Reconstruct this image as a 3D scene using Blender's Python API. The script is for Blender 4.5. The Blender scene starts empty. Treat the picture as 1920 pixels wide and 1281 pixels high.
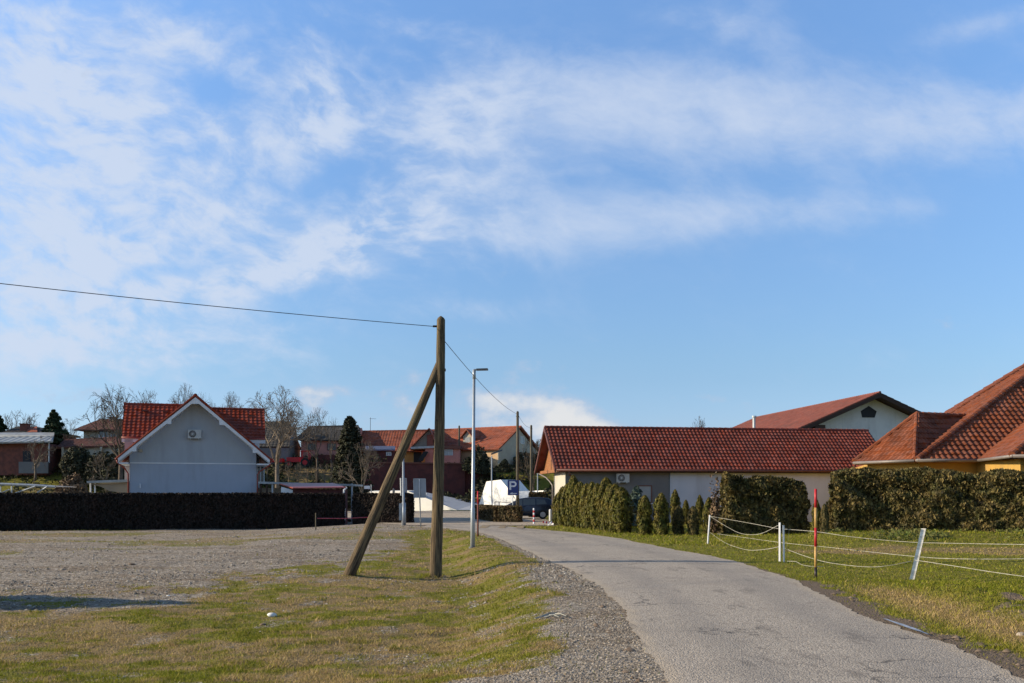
import bpy, math, random
import numpy as np
from mathutils import Vector, Matrix
R = math.radians
SC = bpy.context.scene
COL = SC.collection
random.seed(7)
RNG = np.random.default_rng(7)

# ------------------------------------------------------------------ camera, sky, sun, exposure
F = 1867.0; HZ = 930.0; EYE = 1.7
cam_d = bpy.data.cameras.new('camera'); cam = bpy.data.objects.new('camera', cam_d); COL.objects.link(cam)
cam.location = (0, 0, EYE); cam.rotation_euler = (R(90), 0, 0)
cam_d.sensor_width = 36; cam_d.lens = 36 * F / 1920; cam_d.shift_y = (HZ - 640.5) / 1920
cam_d.clip_start = 0.1; cam_d.clip_end = 6000
SC.camera = cam
SUN_EL = 21.0
SUN_TRAVEL = Vector((1.0, 0.0, 0)).normalized()
sd = bpy.data.lights.new('sun', 'SUN'); so = bpy.data.objects.new('sun', sd); COL.objects.link(so)
sd.energy = 5.0; sd.angle = R(0.55); sd.color = (1.0, 0.85, 0.64)
dv = Vector((SUN_TRAVEL.x * math.cos(R(SUN_EL)), SUN_TRAVEL.y * math.cos(R(SUN_EL)), -math.sin(R(SUN_EL))))
so.rotation_euler = dv.to_track_quat('-Z', 'Y').to_euler()
so.location = (-40, 10, 40)
vs = SC.view_settings; vs.view_transform = 'Standard'; vs.look = 'None'; vs.exposure = 0.42; vs.gamma = 1
SC.cycles.use_denoising = True
SC.cycles.max_bounces = 5

W = bpy.data.worlds.new('World'); SC.world = W; W.use_nodes = True
nt = W.node_tree; nt.nodes.clear()
def N(t, ty, **kw):
    n = t.nodes.new(ty)
    for k, v in kw.items(): setattr(n, k, v)
    return n
def mth(t, op, a, b=None, c=None, clamp=False):
    n = N(t, 'ShaderNodeMath', operation=op); n.use_clamp = clamp
    for i, v in enumerate((a, b, c)):
        if v is None: continue
        if isinstance(v, (int, float)): n.inputs[i].default_value = v
        else: t.links.new(v, n.inputs[i])
    return n.outputs[0]
def smooth_node(t, v, lo, hi):
    n = N(t, 'ShaderNodeMapRange', interpolation_type='SMOOTHSTEP')
    t.links.new(v, n.inputs[0]); n.inputs[1].default_value = lo; n.inputs[2].default_value = hi
    return n.outputs[0]
sky = N(nt, 'ShaderNodeTexSky', sky_type='NISHITA', sun_disc=False)
sky.sun_elevation = R(SUN_EL); sky.sun_rotation = R(-90); sky.air_density = 1.0; sky.dust_density = 0.6; sky.ozone_density = 1.6
tc = N(nt, 'ShaderNodeTexCoord'); sx = N(nt, 'ShaderNodeSeparateXYZ'); nt.links.new(tc.outputs['Generated'], sx.inputs[0])
yy = mth(nt, 'MAXIMUM', mth(nt, 'ABSOLUTE', sx.outputs[1]), 0.2)
S = mth(nt, 'DIVIDE', sx.outputs[0], yy)            # tangent of azimuth
T = mth(nt, 'DIVIDE', sx.outputs[2], yy)            # tangent of elevation
def gauss(cx, cy, rx, ry, rot, amp):                # a soft patch of cloud in the sky, px of a 1920 wide view
    cs, ct = (cx - 960) / F, (930 - cy) / F; rx /= F; ry /= F; c, s_ = math.cos(R(rot)), math.sin(R(rot))
    ds = mth(nt, 'SUBTRACT', S, cs); dt = mth(nt, 'SUBTRACT', T, ct)
    a = mth(nt, 'DIVIDE', mth(nt, 'ADD', mth(nt, 'MULTIPLY', ds, c), mth(nt, 'MULTIPLY', dt, s_)), rx)
    b = mth(nt, 'DIVIDE', mth(nt, 'SUBTRACT', mth(nt, 'MULTIPLY', dt, c), mth(nt, 'MULTIPLY', ds, s_)), ry)
    d = mth(nt, 'ADD', mth(nt, 'MULTIPLY', a, a), mth(nt, 'MULTIPLY', b, b))
    return mth(nt, 'MULTIPLY', mth(nt, 'EXPONENT', mth(nt, 'MULTIPLY', d, -1.0)), amp)
def total(lst):
    o = lst[0]
    for l in lst[1:]: o = mth(nt, 'ADD', o, l)
    return o
def noise(t, vec, scale, detail=6, rough=0.55, dist=0.0, lac=2.0):
    n = N(t, 'ShaderNodeTexNoise'); n.inputs['Scale'].default_value = scale; n.inputs['Detail'].default_value = detail
    n.inputs['Roughness'].default_value = rough; n.inputs['Distortion'].default_value = dist; n.inputs['Lacunarity'].default_value = lac
    if vec is not None: t.links.new(vec, n.inputs['Vector'])
    return n.outputs[0]
def comb(a, b, c=0.0):
    n = N(nt, 'ShaderNodeCombineXYZ')
    for i, v in enumerate((a, b, c)):
        if isinstance(v, (int, float)): n.inputs[i].default_value = v
        else: nt.links.new(v, n.inputs[i])
    return n.outputs[0]
# broken high cloud: soft cells with wispy, sideways drawn edges
w1 = mth(nt, 'MULTIPLY', mth(nt, 'SUBTRACT', noise(nt, comb(S, T, 3.7), 5.0, 4), 0.5), 0.10)
w2 = mth(nt, 'MULTIPLY', mth(nt, 'SUBTRACT', noise(nt, comb(S, T, 9.1), 5.0, 4), 0.5), 0.07)
pS = mth(nt, 'ADD', S, w1); pT = mth(nt, 'ADD', T, w2)
rotS = mth(nt, 'SUBTRACT', mth(nt, 'MULTIPLY', pS, 0.96), mth(nt, 'MULTIPLY', pT, 0.28))
rotT = mth(nt, 'ADD', mth(nt, 'MULTIPLY', pT, 0.96), mth(nt, 'MULTIPLY', pS, 0.28))
cells = noise(nt, comb(mth(nt, 'MULTIPLY', rotS, 10.5), mth(nt, 'MULTIPLY', rotT, 16.0), 1.3), 1.0, 9, 0.60)
fine = noise(nt, comb(mth(nt, 'MULTIPLY', pS, 34.0), mth(nt, 'MULTIPLY', pT, 80.0), 4.4), 1.0, 5, 0.6)
big = noise(nt, comb(mth(nt, 'MULTIPLY', pS, 4.2), mth(nt, 'MULTIPLY', pT, 8.0), 7.7), 1.0, 4, 0.5)
mask = total([gauss(40, 330, 230, 330, 0, 0.50), gauss(330, 420, 200, 120, 5, 0.50), gauss(130, 130, 200, 90, -35, 0.42), gauss(300, 60, 130, 50, -10, 0.38), gauss(300, 210, 190, 40, -12, 0.30),
              gauss(590, 150, 70, 90, 10, 0.52), gauss(440, 110, 120, 60, -10, 0.32), gauss(420, 300, 150, 60, 0, 0.22), gauss(620, 240, 90, 60, 30, 0.5), gauss(470, 250, 90, 60, 10, 0.36), gauss(700, 430, 160, 70, 22, 0.58), gauss(560, 490, 200, 38, 18, 0.50), gauss(480, 400, 110, 34, 0, 0.46), gauss(360, 540, 220, 34, 6, 0.44),
              gauss(850, 230, 170, 110, 10, 0.44), gauss(1080, 200, 260, 110, 0, 0.36), gauss(1360, 210, 330, 100, -3, 0.34), gauss(1650, 230, 300, 75, -3, 0.30), gauss(1900, 220, 200, 75, 0, 0.30),
              gauss(950, 430, 260, 70, 6, 0.38), gauss(1250, 410, 260, 50, 3, 0.36), gauss(1480, 400, 240, 44, 3, 0.20), gauss(900, 330, 200, 60, 0, 0.20), gauss(200, 640, 330, 70, 0, 0.62), gauss(120, 240, 200, 160, 0, 0.22), gauss(150, 480, 260, 90, 0, 0.25), gauss(90, 560, 260, 60, 0, 0.3), gauss(880, 580, 120, 25, 0, 0.26),
              gauss(800, 55, 170, 30, -15, 0.22), gauss(1340, 40, 120, 34, -10, 0.26), gauss(1850, 45, 120, 26, 15, 0.26), gauss(1720, 390, 90, 20, 0, 0.10),
              gauss(215, 170, 50, 34, -35, -0.30), gauss(400, 165, 60, 26, -30, -0.28), gauss(385, 285, 40, 22, 0, -0.34), gauss(620, 330, 60, 30, 30, -0.25), gauss(300, 510, 140, 16, 4, -0.34), gauss(60, 240, 60, 22, -25, -0.24)])
leftness = smooth_node(nt, mth(nt, 'MULTIPLY', S, -1.0), -0.12, 0.12)
mott = noise(nt, comb(mth(nt, 'MULTIPLY', rotS, 24.0), mth(nt, 'MULTIPLY', rotT, 44.0), 6.1), 1.0, 6, 0.58)
nz_ = total([mth(nt, 'MULTIPLY', mth(nt, 'SUBTRACT', cells, 0.5), mth(nt, 'MULTIPLY_ADD', leftness, 0.9, 1.5)), mth(nt, 'MULTIPLY', mth(nt, 'SUBTRACT', mott, 0.5), mth(nt, 'MULTIPLY_ADD', leftness, 2.4, 0.5)), mth(nt, 'MULTIPLY', mth(nt, 'SUBTRACT', fine, 0.5), 0.8), mth(nt, 'MULTIPLY', mth(nt, 'SUBTRACT', big, 0.5), 0.7)])
dens = mth(nt, 'ADD', mth(nt, 'MULTIPLY', mask, 1.0), mth(nt, 'MULTIPLY', nz_, mth(nt, 'ADD', mth(nt, 'MULTIPLY', mask, 1.0, clamp=True), 0.22)))
d1 = mth(nt, 'MULTIPLY', smooth_node(nt, dens, -0.05, 1.18), mth(nt, 'MULTIPLY_ADD', leftness, 0.10, 0.76))
veil = mth(nt, 'MULTIPLY', smooth_node(nt, mth(nt, 'ADD', mask, mth(nt, 'MULTIPLY', mth(nt, 'SUBTRACT', cells, 0.5), 0.9)), 0.05, 0.62), mth(nt, 'MULTIPLY_ADD', leftness, -0.20, 0.38))
d1 = mth(nt, 'ADD', d1, mth(nt, 'MULTIPLY', veil, mth(nt, 'SUBTRACT', 1.0, d1)))
# low cumulus near the horizon
cn = noise(nt, comb(mth(nt, 'MULTIPLY', S, 22.0), mth(nt, 'MULTIPLY', T, 34.0), 2.2), 1.0, 7, 0.6)
cmask = total([gauss(1015, 768, 90, 42, -22, 0.95), gauss(915, 770, 50, 50, 0, 0.72), gauss(1110, 795, 110, 42, -8, 0.85), gauss(1000, 815, 160, 26, 0, 0.4), gauss(590, 745, 45, 35, 0, 0.62),
               gauss(770, 735, 40, 45, 0, 0.52), gauss(720, 780, 120, 30, 0, 0.35), gauss(1320, 745, 70, 14, 0, 0.28), gauss(1390, 755, 50, 14, -10, 0.3), gauss(130, 740, 400, 25, 0, 0.36)])
cd = mth(nt, 'ADD', cmask, mth(nt, 'MULTIPLY', mth(nt, 'SUBTRACT', cn, 0.5), 2.4))
d2 = mth(nt, 'MULTIPLY', smooth_node(nt, cd, 0.30, 0.95), 0.66)
cr = N(nt, 'ShaderNodeMix', data_type='RGBA'); nt.links.new(smooth_node(nt, cd, 0.55, 1.5), cr.inputs[0])
cr.inputs[6].default_value = (0.36, 0.43, 0.55, 1); cr.inputs[7].default_value = (0.72, 0.66, 0.60, 1)
bg_sky = N(nt, 'ShaderNodeBackground'); bg_sky.inputs[1].default_value = 0.114
# the low sky is a little greyer, hazier
tint = N(nt, 'ShaderNodeMix', data_type='RGBA', blend_type='MULTIPLY'); tint.inputs[0].default_value = 1.0
nt.links.new(sky.outputs[0], tint.inputs[6]); 
tg = N(nt, 'ShaderNodeMix', data_type='RGBA'); tg.inputs[6].default_value = (0.70, 0.85, 1.07, 1); tg.inputs[7].default_value = (1.14, 1.40, 1.70, 1)
nt.links.new(mth(nt, 'MULTIPLY_ADD', T, 2.6, -0.30, clamp=True), tg.inputs[0]); 
tl = N(nt, 'ShaderNodeMix', data_type='RGBA'); tl.inputs[6].default_value = (0.66, 0.80, 1.28, 1); nt.links.new(smooth_node(nt, T, 0.01, 0.15), tl.inputs[0]); nt.links.new(tg.outputs[2], tl.inputs[7])
th_ = N(nt, 'ShaderNodeMix', data_type='RGBA'); nt.links.new(smooth_node(nt, T, 0.55, 1.0), th_.inputs[0]); nt.links.new(tl.outputs[2], th_.inputs[6]); th_.inputs[7].default_value = (0.72, 0.84, 0.95, 1)
nt.links.new(th_.outputs[2], tint.inputs[7])
nt.links.new(tint.outputs[2], bg_sky.inputs[0])
bg_c = N(nt, 'ShaderNodeBackground'); bg_c.inputs[0].default_value = (0.55, 0.625, 0.76, 1); bg_c.inputs[1].default_value = 0.86
bg_q = N(nt, 'ShaderNodeBackground'); nt.links.new(cr.outputs[2], bg_q.inputs[0]); bg_q.inputs[1].default_value = 1.0
m1 = N(nt, 'ShaderNodeMixShader'); nt.links.new(d1, m1.inputs[0]); nt.links.new(bg_sky.outputs[0], m1.inputs[1]); nt.links.new(bg_c.outputs[0], m1.inputs[2])
m2 = N(nt, 'ShaderNodeMixShader'); nt.links.new(d2, m2.inputs[0]); nt.links.new(m1.outputs[0], m2.inputs[1]); nt.links.new(bg_q.outputs[0], m2.inputs[2])
wo = N(nt, 'ShaderNodeOutputWorld'); nt.links.new(m2.outputs[0], wo.inputs[0])

# ------------------------------------------------------------------ materials
MATS = {}
def mat(name, col, col2=None, rough=0.8, scale=3.0, bump=0.0, bscale=30.0, metal=0.0, island=0.0, trans=0.0, spec=0.3, stretch=(1, 1, 1), world=True, lo=0.35, hi=0.65, vor=0.0, stain=None):
    m = bpy.data.materials.new(name); m.use_nodes = True; t = m.node_tree
    b = t.nodes['Principled BSDF']; b.inputs['Roughness'].default_value = rough; b.inputs['Metallic'].default_value = metal
    b.inputs['Specular IOR Level'].default_value = spec
    tcn = N(t, 'ShaderNodeTexCoord'); mp = N(t, 'ShaderNodeMapping'); t.links.new(tcn.outputs['Object'], mp.inputs[0]); mp.inputs['Scale'].default_value = stretch
    if col2 is None: col2 = tuple(c * 0.82 for c in col)
    mx = N(t, 'ShaderNodeMix', data_type='RGBA'); mx.inputs[6].default_value = (*col, 1); mx.inputs[7].default_value = (*col2, 1)
    n = noise(t, mp.outputs[0], scale, 6, 0.6)
    f = smooth_node(t, n, lo, hi)
    t.links.new(f, mx.inputs[0]); out = mx.outputs[2]
    if vor:
        vo = N(t, 'ShaderNodeTexVoronoi'); vo.inputs['Scale'].default_value = 3.1; t.links.new(tcn.outputs['Object'], vo.inputs['Vector'])
        sc_ = N(t, 'ShaderNodeSeparateColor'); t.links.new(vo.outputs['Color'], sc_.inputs[0]); hv = N(t, 'ShaderNodeHueSaturation')
        t.links.new(mth(t, 'MULTIPLY_ADD', sc_.outputs[0], vor * 2, 1 - vor), hv.inputs['Value']); t.links.new(mth(t, 'MULTIPLY_ADD', sc_.outputs[1], -0.16, 1.06), hv.inputs['Saturation']); t.links.new(out, hv.inputs['Color']); out = hv.outputs[0]
    if stain:
        mp2 = N(t, 'ShaderNodeMapping'); t.links.new(tcn.outputs['Object'], mp2.inputs[0]); mp2.inputs['Scale'].default_value = stain[1]
        mx2 = N(t, 'ShaderNodeMix', data_type='RGBA'); t.links.new(mth(t, 'MULTIPLY', smooth_node(t, noise(t, mp2.outputs[0], 1.0, 7, 0.65), 0.46, 0.72), stain[2]), mx2.inputs[0]); t.links.new(out, mx2.inputs[6]); mx2.inputs[7].default_value = (*stain[0], 1); out = mx2.outputs[2]
    if island:
        g = N(t, 'ShaderNodeNewGeometry'); k = N(t, 'ShaderNodeHueSaturation')
        v = mth(t, 'MULTIPLY_ADD', g.outputs['Random Per Island'], island * 2, 1 - island)
        t.links.new(v, k.inputs['Value']); t.links.new(out, k.inputs['Color']); out = k.outputs[0]
    t.links.new(out, b.inputs['Base Color'])
    if bump:
        bn = N(t, 'ShaderNodeBump'); bn.inputs['Strength'].default_value = bump; bn.inputs['Distance'].default_value = 0.02
        t.links.new(noise(t, mp.outputs[0], bscale, 4, 0.6), bn.inputs['Height']); t.links.new(bn.outputs[0], b.inputs['Normal'])
    if trans:
        tr = N(t, 'ShaderNodeBsdfTranslucent'); t.links.new(out, tr.inputs[0]); ms = N(t, 'ShaderNodeMixShader'); ms.inputs[0].default_value = trans
        t.links.new(b.outputs[0], ms.inputs[1]); t.links.new(tr.outputs[0], ms.inputs[2])
        t.links.new(ms.outputs[0], t.nodes['Material Output'].inputs[0])
    MATS[name] = m
    return m
plaster_blue = mat('plaster_blue', (0.36, 0.40, 0.46), (0.335, 0.375, 0.43), 0.9, 0.6, 0.25, 60, stain=((0.16, 0.15, 0.135), (1.6, 1.6, 0.22), 0.18))
plaster_white = mat('plaster_white', (0.62, 0.62, 0.60), (0.56, 0.56, 0.55), 0.9, 0.7, 0.2, 60, stain=((0.16, 0.15, 0.135), (1.6, 1.6, 0.22), 0.18))
plaster_pinkish = mat('plaster_pinkish', (0.52, 0.42, 0.38), None, 0.9, 1.0)
plaster_grey = mat('plaster_grey', (0.175, 0.175, 0.175), (0.15, 0.15, 0.15), 0.9, 0.8, 0.25, 60, stain=((0.16, 0.15, 0.135), (1.6, 1.6, 0.22), 0.18))
plaster_pale = mat('plaster_pale', (0.52, 0.56, 0.62), (0.47, 0.51, 0.57), 0.9, 0.5, 0.2, 60, stain=((0.16, 0.15, 0.135), (1.6, 1.6, 0.22), 0.18))
plaster_cream = mat('plaster_cream', (0.48, 0.45, 0.37), (0.43, 0.40, 0.33), 0.9, 1.0, stain=((0.16, 0.15, 0.135), (1.6, 1.6, 0.22), 0.18))
plaster_yellow = mat('plaster_yellow', (0.44, 0.26, 0.06), (0.38, 0.22, 0.05), 0.9, 1.0, stain=((0.16, 0.15, 0.135), (1.6, 1.6, 0.22), 0.18))
plaster_orange = mat('plaster_orange', (0.62, 0.36, 0.13), (0.52, 0.28, 0.09), 0.9, 1.0)
plaster_peach = mat('plaster_peach', (0.62, 0.43, 0.25), (0.55, 0.36, 0.2), 0.9, 0.8)
plaster_pink = mat('plaster_pink', (0.50, 0.22, 0.17), (0.42, 0.18, 0.15), 0.9, 0.8)
plaster_beige = mat('plaster_beige', (0.45, 0.40, 0.30), (0.38, 0.33, 0.25), 0.9, 0.8)
white_paint = mat('white_paint', (0.70, 0.70, 0.69), (0.62, 0.62, 0.61), 0.5, 2)
white_concrete = mat('white_concrete', (0.80, 0.79, 0.74), (0.72, 0.71, 0.67), 0.7, 0.6)
grey_slab = mat('grey_slab', (0.42, 0.44, 0.47), (0.37, 0.39, 0.42), 0.8, 1.5)
tile_red = mat('tile_red', (0.235, 0.060, 0.038), (0.155, 0.043, 0.030), 0.55, 1.2, 0.2, 20, spec=0.12, vor=0.14, stain=((0.075, 0.045, 0.034), (0.5, 0.5, 0.5), 0.32))
tile_scarlet = mat('tile_scarlet', (0.28, 0.050, 0.022), (0.19, 0.036, 0.019), 0.5, 1.0, 0.2, 20, spec=0.12, vor=0.14, stain=((0.075, 0.045, 0.034), (0.5, 0.5, 0.5), 0.32))
tile_terracotta = mat('tile_terracotta', (0.235, 0.074, 0.034), (0.155, 0.050, 0.025), 0.55, 1.6, 0.3, 14, spec=0.12, vor=0.14, stain=((0.075, 0.045, 0.034), (0.5, 0.5, 0.5), 0.32))
tile_brick = mat('tile_brick', (0.215, 0.066, 0.045), (0.17, 0.054, 0.040), 0.7, 1.0, 0.2, 20, vor=0.14, stain=((0.075, 0.045, 0.034), (0.5, 0.5, 0.5), 0.32))
tile_orange = mat('tile_orange', (0.32, 0.088, 0.040), (0.24, 0.066, 0.034), 0.75, 0.5, 0.2, 20, vor=0.14, stain=((0.075, 0.045, 0.034), (0.5, 0.5, 0.5), 0.32))
tile_brown = mat('tile_brown', (0.17, 0.065, 0.045), (0.11, 0.05, 0.04), 0.85, 0.8, 0.3, 10)
tile_grey = mat('tile_grey', (0.075, 0.068, 0.060), (0.055, 0.05, 0.045), 0.85, 0.8, 0.3, 10)
dark_brick = mat('dark_brick', (0.115, 0.035, 0.030), (0.07, 0.025, 0.024), 0.9, 1.5, 0.3, 12)
shed_brick = mat('shed_brick', (0.20, 0.07, 0.05), (0.12, 0.05, 0.04), 0.9, 2.0, 0.3, 12)
dark_wood = mat('dark_wood', (0.055, 0.028, 0.018), (0.035, 0.02, 0.014), 0.7, 2, stretch=(1, 1, 8))
dark_metal = mat('dark_metal', (0.035, 0.026, 0.024), None, 0.4, 3, metal=0.3)
brown_metal = mat('brown_metal', (0.13, 0.045, 0.03), (0.10, 0.035, 0.025), 0.4, 3, spec=0.5)
red_metal = mat('red_metal', (0.30, 0.05, 0.03), (0.24, 0.04, 0.025), 0.4, 3, spec=0.5)
gutter_grey = mat('gutter_grey', (0.20, 0.17, 0.15), None, 0.45, 3, spec=0.5)
warm_wood = mat('warm_wood', (0.30, 0.13, 0.045), (0.20, 0.08, 0.03), 0.65, 3, 0.3, 12, stretch=(1, 1, 6))
pole_wood = mat('pole_wood', (0.18, 0.128, 0.068), (0.042, 0.029, 0.018), 0.9, 6, 1.0, 9, stretch=(5, 5, 0.25), lo=0.36, hi=0.62, stain=((0.10, 0.095, 0.05), (1.0, 1.0, 0.8), 0.6))
pole_wood_grey = mat('pole_wood_grey', (0.13, 0.11, 0.075), (0.07, 0.06, 0.045), 0.9, 5, 0.6, 16, stretch=(2, 2, 0.3))
galv = mat('galvanised', (0.42, 0.45, 0.47), (0.33, 0.36, 0.385), 0.45, 5, 0.1, 20, metal=0.35, stretch=(1, 1, .3))
galv_dark = mat('lamp_grey', (0.10, 0.105, 0.11), None, 0.5, 5)
sheet_metal = mat('corrugated_metal', (0.36, 0.38, 0.38), (0.26, 0.27, 0.27), 0.55, 1.2, metal=0.2)
ac_white = mat('appliance_white', (0.50, 0.50, 0.47), None, 0.45, 3)
black = mat('black_plastic', (0.012, 0.012, 0.013), None, 0.5, 3)
dark_blue = mat('dark_interior', (0.02, 0.022, 0.028), None, 0.6, 3)
pane_m = mat('window_pane', (0.045, 0.06, 0.07), (0.03, 0.04, 0.05), 0.08, 0.6, spec=0.8)
curtain_m = mat('curtained_pane', (0.30, 0.31, 0.31), (0.22, 0.24, 0.25), 0.2, 1.2, spec=0.6)
sign_blue = mat('sign_blue', (0.012, 0.03, 0.17), None, 0.35, 3, spec=0.5)
sign_white = mat('sign_white', (0.70, 0.72, 0.75), None, 0.4, 3)
red_paint = mat('red_paint', (0.48, 0.025, 0.03), (0.40, 0.02, 0.025), 0.45, 6)
yellow_paint = mat('yellow_paint', (0.52, 0.31, 0.10), (0.42, 0.25, 0.08), 0.5, 6)
rust = mat('rust_red', (0.20, 0.06, 0.04), (0.13, 0.04, 0.03), 0.7, 8)
bark = mat('bark', (0.12, 0.092, 0.065), (0.07, 0.053, 0.038), 0.95, 2)
bark_pale = mat('bark_pale', (0.19, 0.15, 0.11), (0.12, 0.095, 0.07), 0.95, 2)
leaf_thuja = mat('thuja_green', (0.082, 0.086, 0.011), (0.135, 0.105, 0.017), 0.7, 1.6, island=0.8, trans=0.2)
leaf_olive = mat('thuja_bronze', (0.058, 0.056, 0.015), (0.15, 0.108, 0.034), 0.7, 2.8, island=0.85, trans=0.15)
leaf_hedge = mat('dark_hedge', (0.018, 0.014, 0.010), (0.030, 0.018, 0.013), 0.85, 1.5, island=0.6)
leaf_beech = mat('brown_hedge', (0.105, 0.065, 0.025), (0.07, 0.055, 0.02), 0.8, 2.5, island=0.5)
leaf_spruce = mat('spruce_green', (0.028, 0.045, 0.018), (0.04, 0.055, 0.02), 0.8, 1.5, island=0.5)
leaf_blue = mat('blue_spruce', (0.12, 0.16, 0.13), (0.09, 0.12, 0.085), 0.8, 2.5, island=0.4)
leaf_dark = mat('dark_evergreen', (0.032, 0.036, 0.018), (0.05, 0.048, 0.024), 0.85, 1.0, island=0.6)
leaf_dry = mat('dry_shrub', (0.20, 0.13, 0.075), (0.10, 0.07, 0.045), 0.9, 1.2, island=0.5)
leaf_scrub = mat('winter_scrub', (0.075, 0.065, 0.030), (0.05, 0.06, 0.022), 0.9, 0.5, island=0.6)
car_paint = mat('car_paint', (0.045, 0.055, 0.075), None, 0.25, 3, metal=0.5, spec=0.6)
tyre_m = mat('tyre', (0.02, 0.02, 0.02), None, 0.8, 3)
alloy = mat('alloy', (0.50, 0.50, 0.52), None, 0.35, 3, metal=0.7)
stone_m = mat('stones', (0.43, 0.365, 0.285), (0.20, 0.165, 0.125), 0.9, 30, island=0.5)
stone_mixed = mat('stones_mixed', (0.38, 0.34, 0.28), (0.12, 0.098, 0.075), 0.9, 14, island=0.6)
stone_white = mat('white_stone', (0.72, 0.72, 0.70), None, 0.7, 8)
soil_m = mat('soil', (0.20, 0.145, 0.10), (0.12, 0.086, 0.06), 0.95, 12, island=0.3)
fence_white = mat('fence_post_white', (0.74, 0.71, 0.64), (0.50, 0.47, 0.40), 0.6, 6, stretch=(1, 1, 3))
tape_m = mat('tape_white', (0.40, 0.385, 0.33), (0.25, 0.24, 0.20), 0.6, 10)
tape_red = mat('tape_red', (0.45, 0.05, 0.08), None, 0.5, 6)
wire_m = mat('wire', (0.03, 0.03, 0.034), None, 0.5, 3)
canvas_m = mat('canvas_beige', (0.30, 0.24, 0.17), (0.24, 0.19, 0.14), 0.8, 1)
blue_roof_m = mat('blue_tin', (0.10, 0.11, 0.17), (0.07, 0.08, 0.13), 0.5, 2)
twig_m = mat('twigs', (0.06, 0.045, 0.035), None, 0.9, 4, island=0.4)

# ------------------------------------------------------------------ object helpers
ORG = {}
def setp(o, label=None, cat=None, group=None, kind=None):
    if label: o['label'] = label
    if cat: o['category'] = cat
    if group: o['group'] = group
    if kind: o['kind'] = kind
    return o
def thing(name, label, cat, loc=(0, 0, 0), group=None):
    o = bpy.data.objects.new(name, None); COL.objects.link(o); o.location = loc; o.empty_display_size = 0.3
    ORG[o.name] = Vector(loc)
    return setp(o, label, cat, group)
def link_mesh(name, me, m, parent=None, smooth=False):
    ms = m if isinstance(m, (list, tuple)) else [m]
    for x in ms: me.materials.append(x)
    if smooth: me.shade_smooth()
    o = bpy.data.objects.new(name, me); COL.objects.link(o)
    if parent is not None:
        o.parent = parent; ORG[o.name] = ORG[parent.name]
    else: ORG[o.name] = Vector((0, 0, 0))
    return o
class MB:
    def __init__(s): s.v = []; s.f = []; s.mi = []; s.cur = 0
    def face(s, *i): s.f.append(tuple(i)); s.mi.append(s.cur)
    def add(s, pts, faces):
        b = len(s.v); s.v += [Vector(p) for p in pts]
        for f in faces: s.face(*[b + k for k in f])
    def box(s, x0, x1, y0, y1, z0, z1):
        s.add([(x0, y0, z0), (x1, y0, z0), (x1, y1, z0), (x0, y1, z0), (x0, y0, z1), (x1, y0, z1), (x1, y1, z1), (x0, y1, z1)],
              [(0, 3, 2, 1), (4, 5, 6, 7), (0, 1, 5, 4), (1, 2, 6, 5), (2, 3, 7, 6), (3, 0, 4, 7)])
    def obox(s, c, u, v, w):        # oriented: centre, half vectors
        c, u, v, w = map(Vector, (c, u, v, w))
        if u.cross(v).dot(w) < 0: w = -w
        s.add([c - u - v - w, c + u - v - w, c + u + v - w, c - u + v - w, c - u - v + w, c + u - v + w, c + u + v + w, c - u + v + w],
              [(0, 3, 2, 1), (4, 5, 6, 7), (0, 1, 5, 4), (1, 2, 6, 5), (2, 3, 7, 6), (3, 0, 4, 7)])
    def prism(s, poly, vec):
        poly = [Vector(p) for p in poly]; vec = Vector(vec); n = len(poly)
        nn = Vector((0, 0, 0))
        for i in range(n): nn += (poly[i] - poly[0]).cross(poly[(i + 1) % n] - poly[0])
        if nn.dot(vec) > 0: poly = poly[::-1]
        s.add(poly + [p + vec for p in poly], [tuple(range(n)), tuple(range(2 * n - 1, n - 1, -1))] + [(i, i + n, (i + 1) % n + n, (i + 1) % n) for i in range(n)])
    def path(s, pts, rad, n=8, cap=True, ang=0.0):
        pts = [Vector(p) for p in pts]; m = len(pts)
        if not isinstance(rad, (list, tuple)): rad = [rad] * m
        b = len(s.v); up = None
        for i, p in enumerate(pts):
            d = (pts[min(i + 1, m - 1)] - pts[max(i - 1, 0)]).normalized()
            if up is None:
                up = Vector((0, 0, 1)) if abs(d.z) < 0.9 else Vector((1, 0, 0))
            a = d.cross(up)
            if a.length < 1e-4: a = d.orthogonal()
            a.normalize(); c = a.cross(d).normalized(); up = c
            for k in range(n):
                t = 2 * math.pi * k / n + ang
                s.v.append(p + (a * math.cos(t) + c * math.sin(t)) * rad[i])
        for i in range(m - 1):
            for k in range(n):
                k2 = (k + 1) % n
                s.face(b + i * n + k, b + i * n + k2, b + (i + 1) * n + k2, b + (i + 1) * n + k)
        if cap:
            s.face(*[b + k for k in range(n)][::-1]); s.face(*[b + (m - 1) * n + k for k in range(n)])
    def build(s, name, m, parent=None, smooth=False):
        o = ORG[parent.name] if parent is not None else Vector((0, 0, 0))
        me = bpy.data.meshes.new(name); me.from_pydata([tuple(p - o) for p in s.v], [], s.f)
        ob = link_mesh(name, me, m, parent, smooth)
        if any(s.mi): me.polygons.foreach_set('material_index', s.mi)
        me.update()
        return ob
def children(o): return [c for c in bpy.data.objects if c.parent == o]
def copy_tree(o, loc=None, rz=0, scale=(1, 1, 1), label=None, parent=None, kids=None):
    if kids is None:
        kids = {}
        for c in bpy.data.objects:
            if c.parent: kids.setdefault(c.parent.name, []).append(c)
    c = o.copy(); COL.objects.link(c)
    if parent is not None: c.parent = parent
    else:
        c.location = loc; c.rotation_euler = (0, 0, rz); c.scale = scale
        if label: c['label'] = label
    for ch in kids.get(o.name, []): copy_tree(ch, parent=c, kids=kids)
    return c
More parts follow.
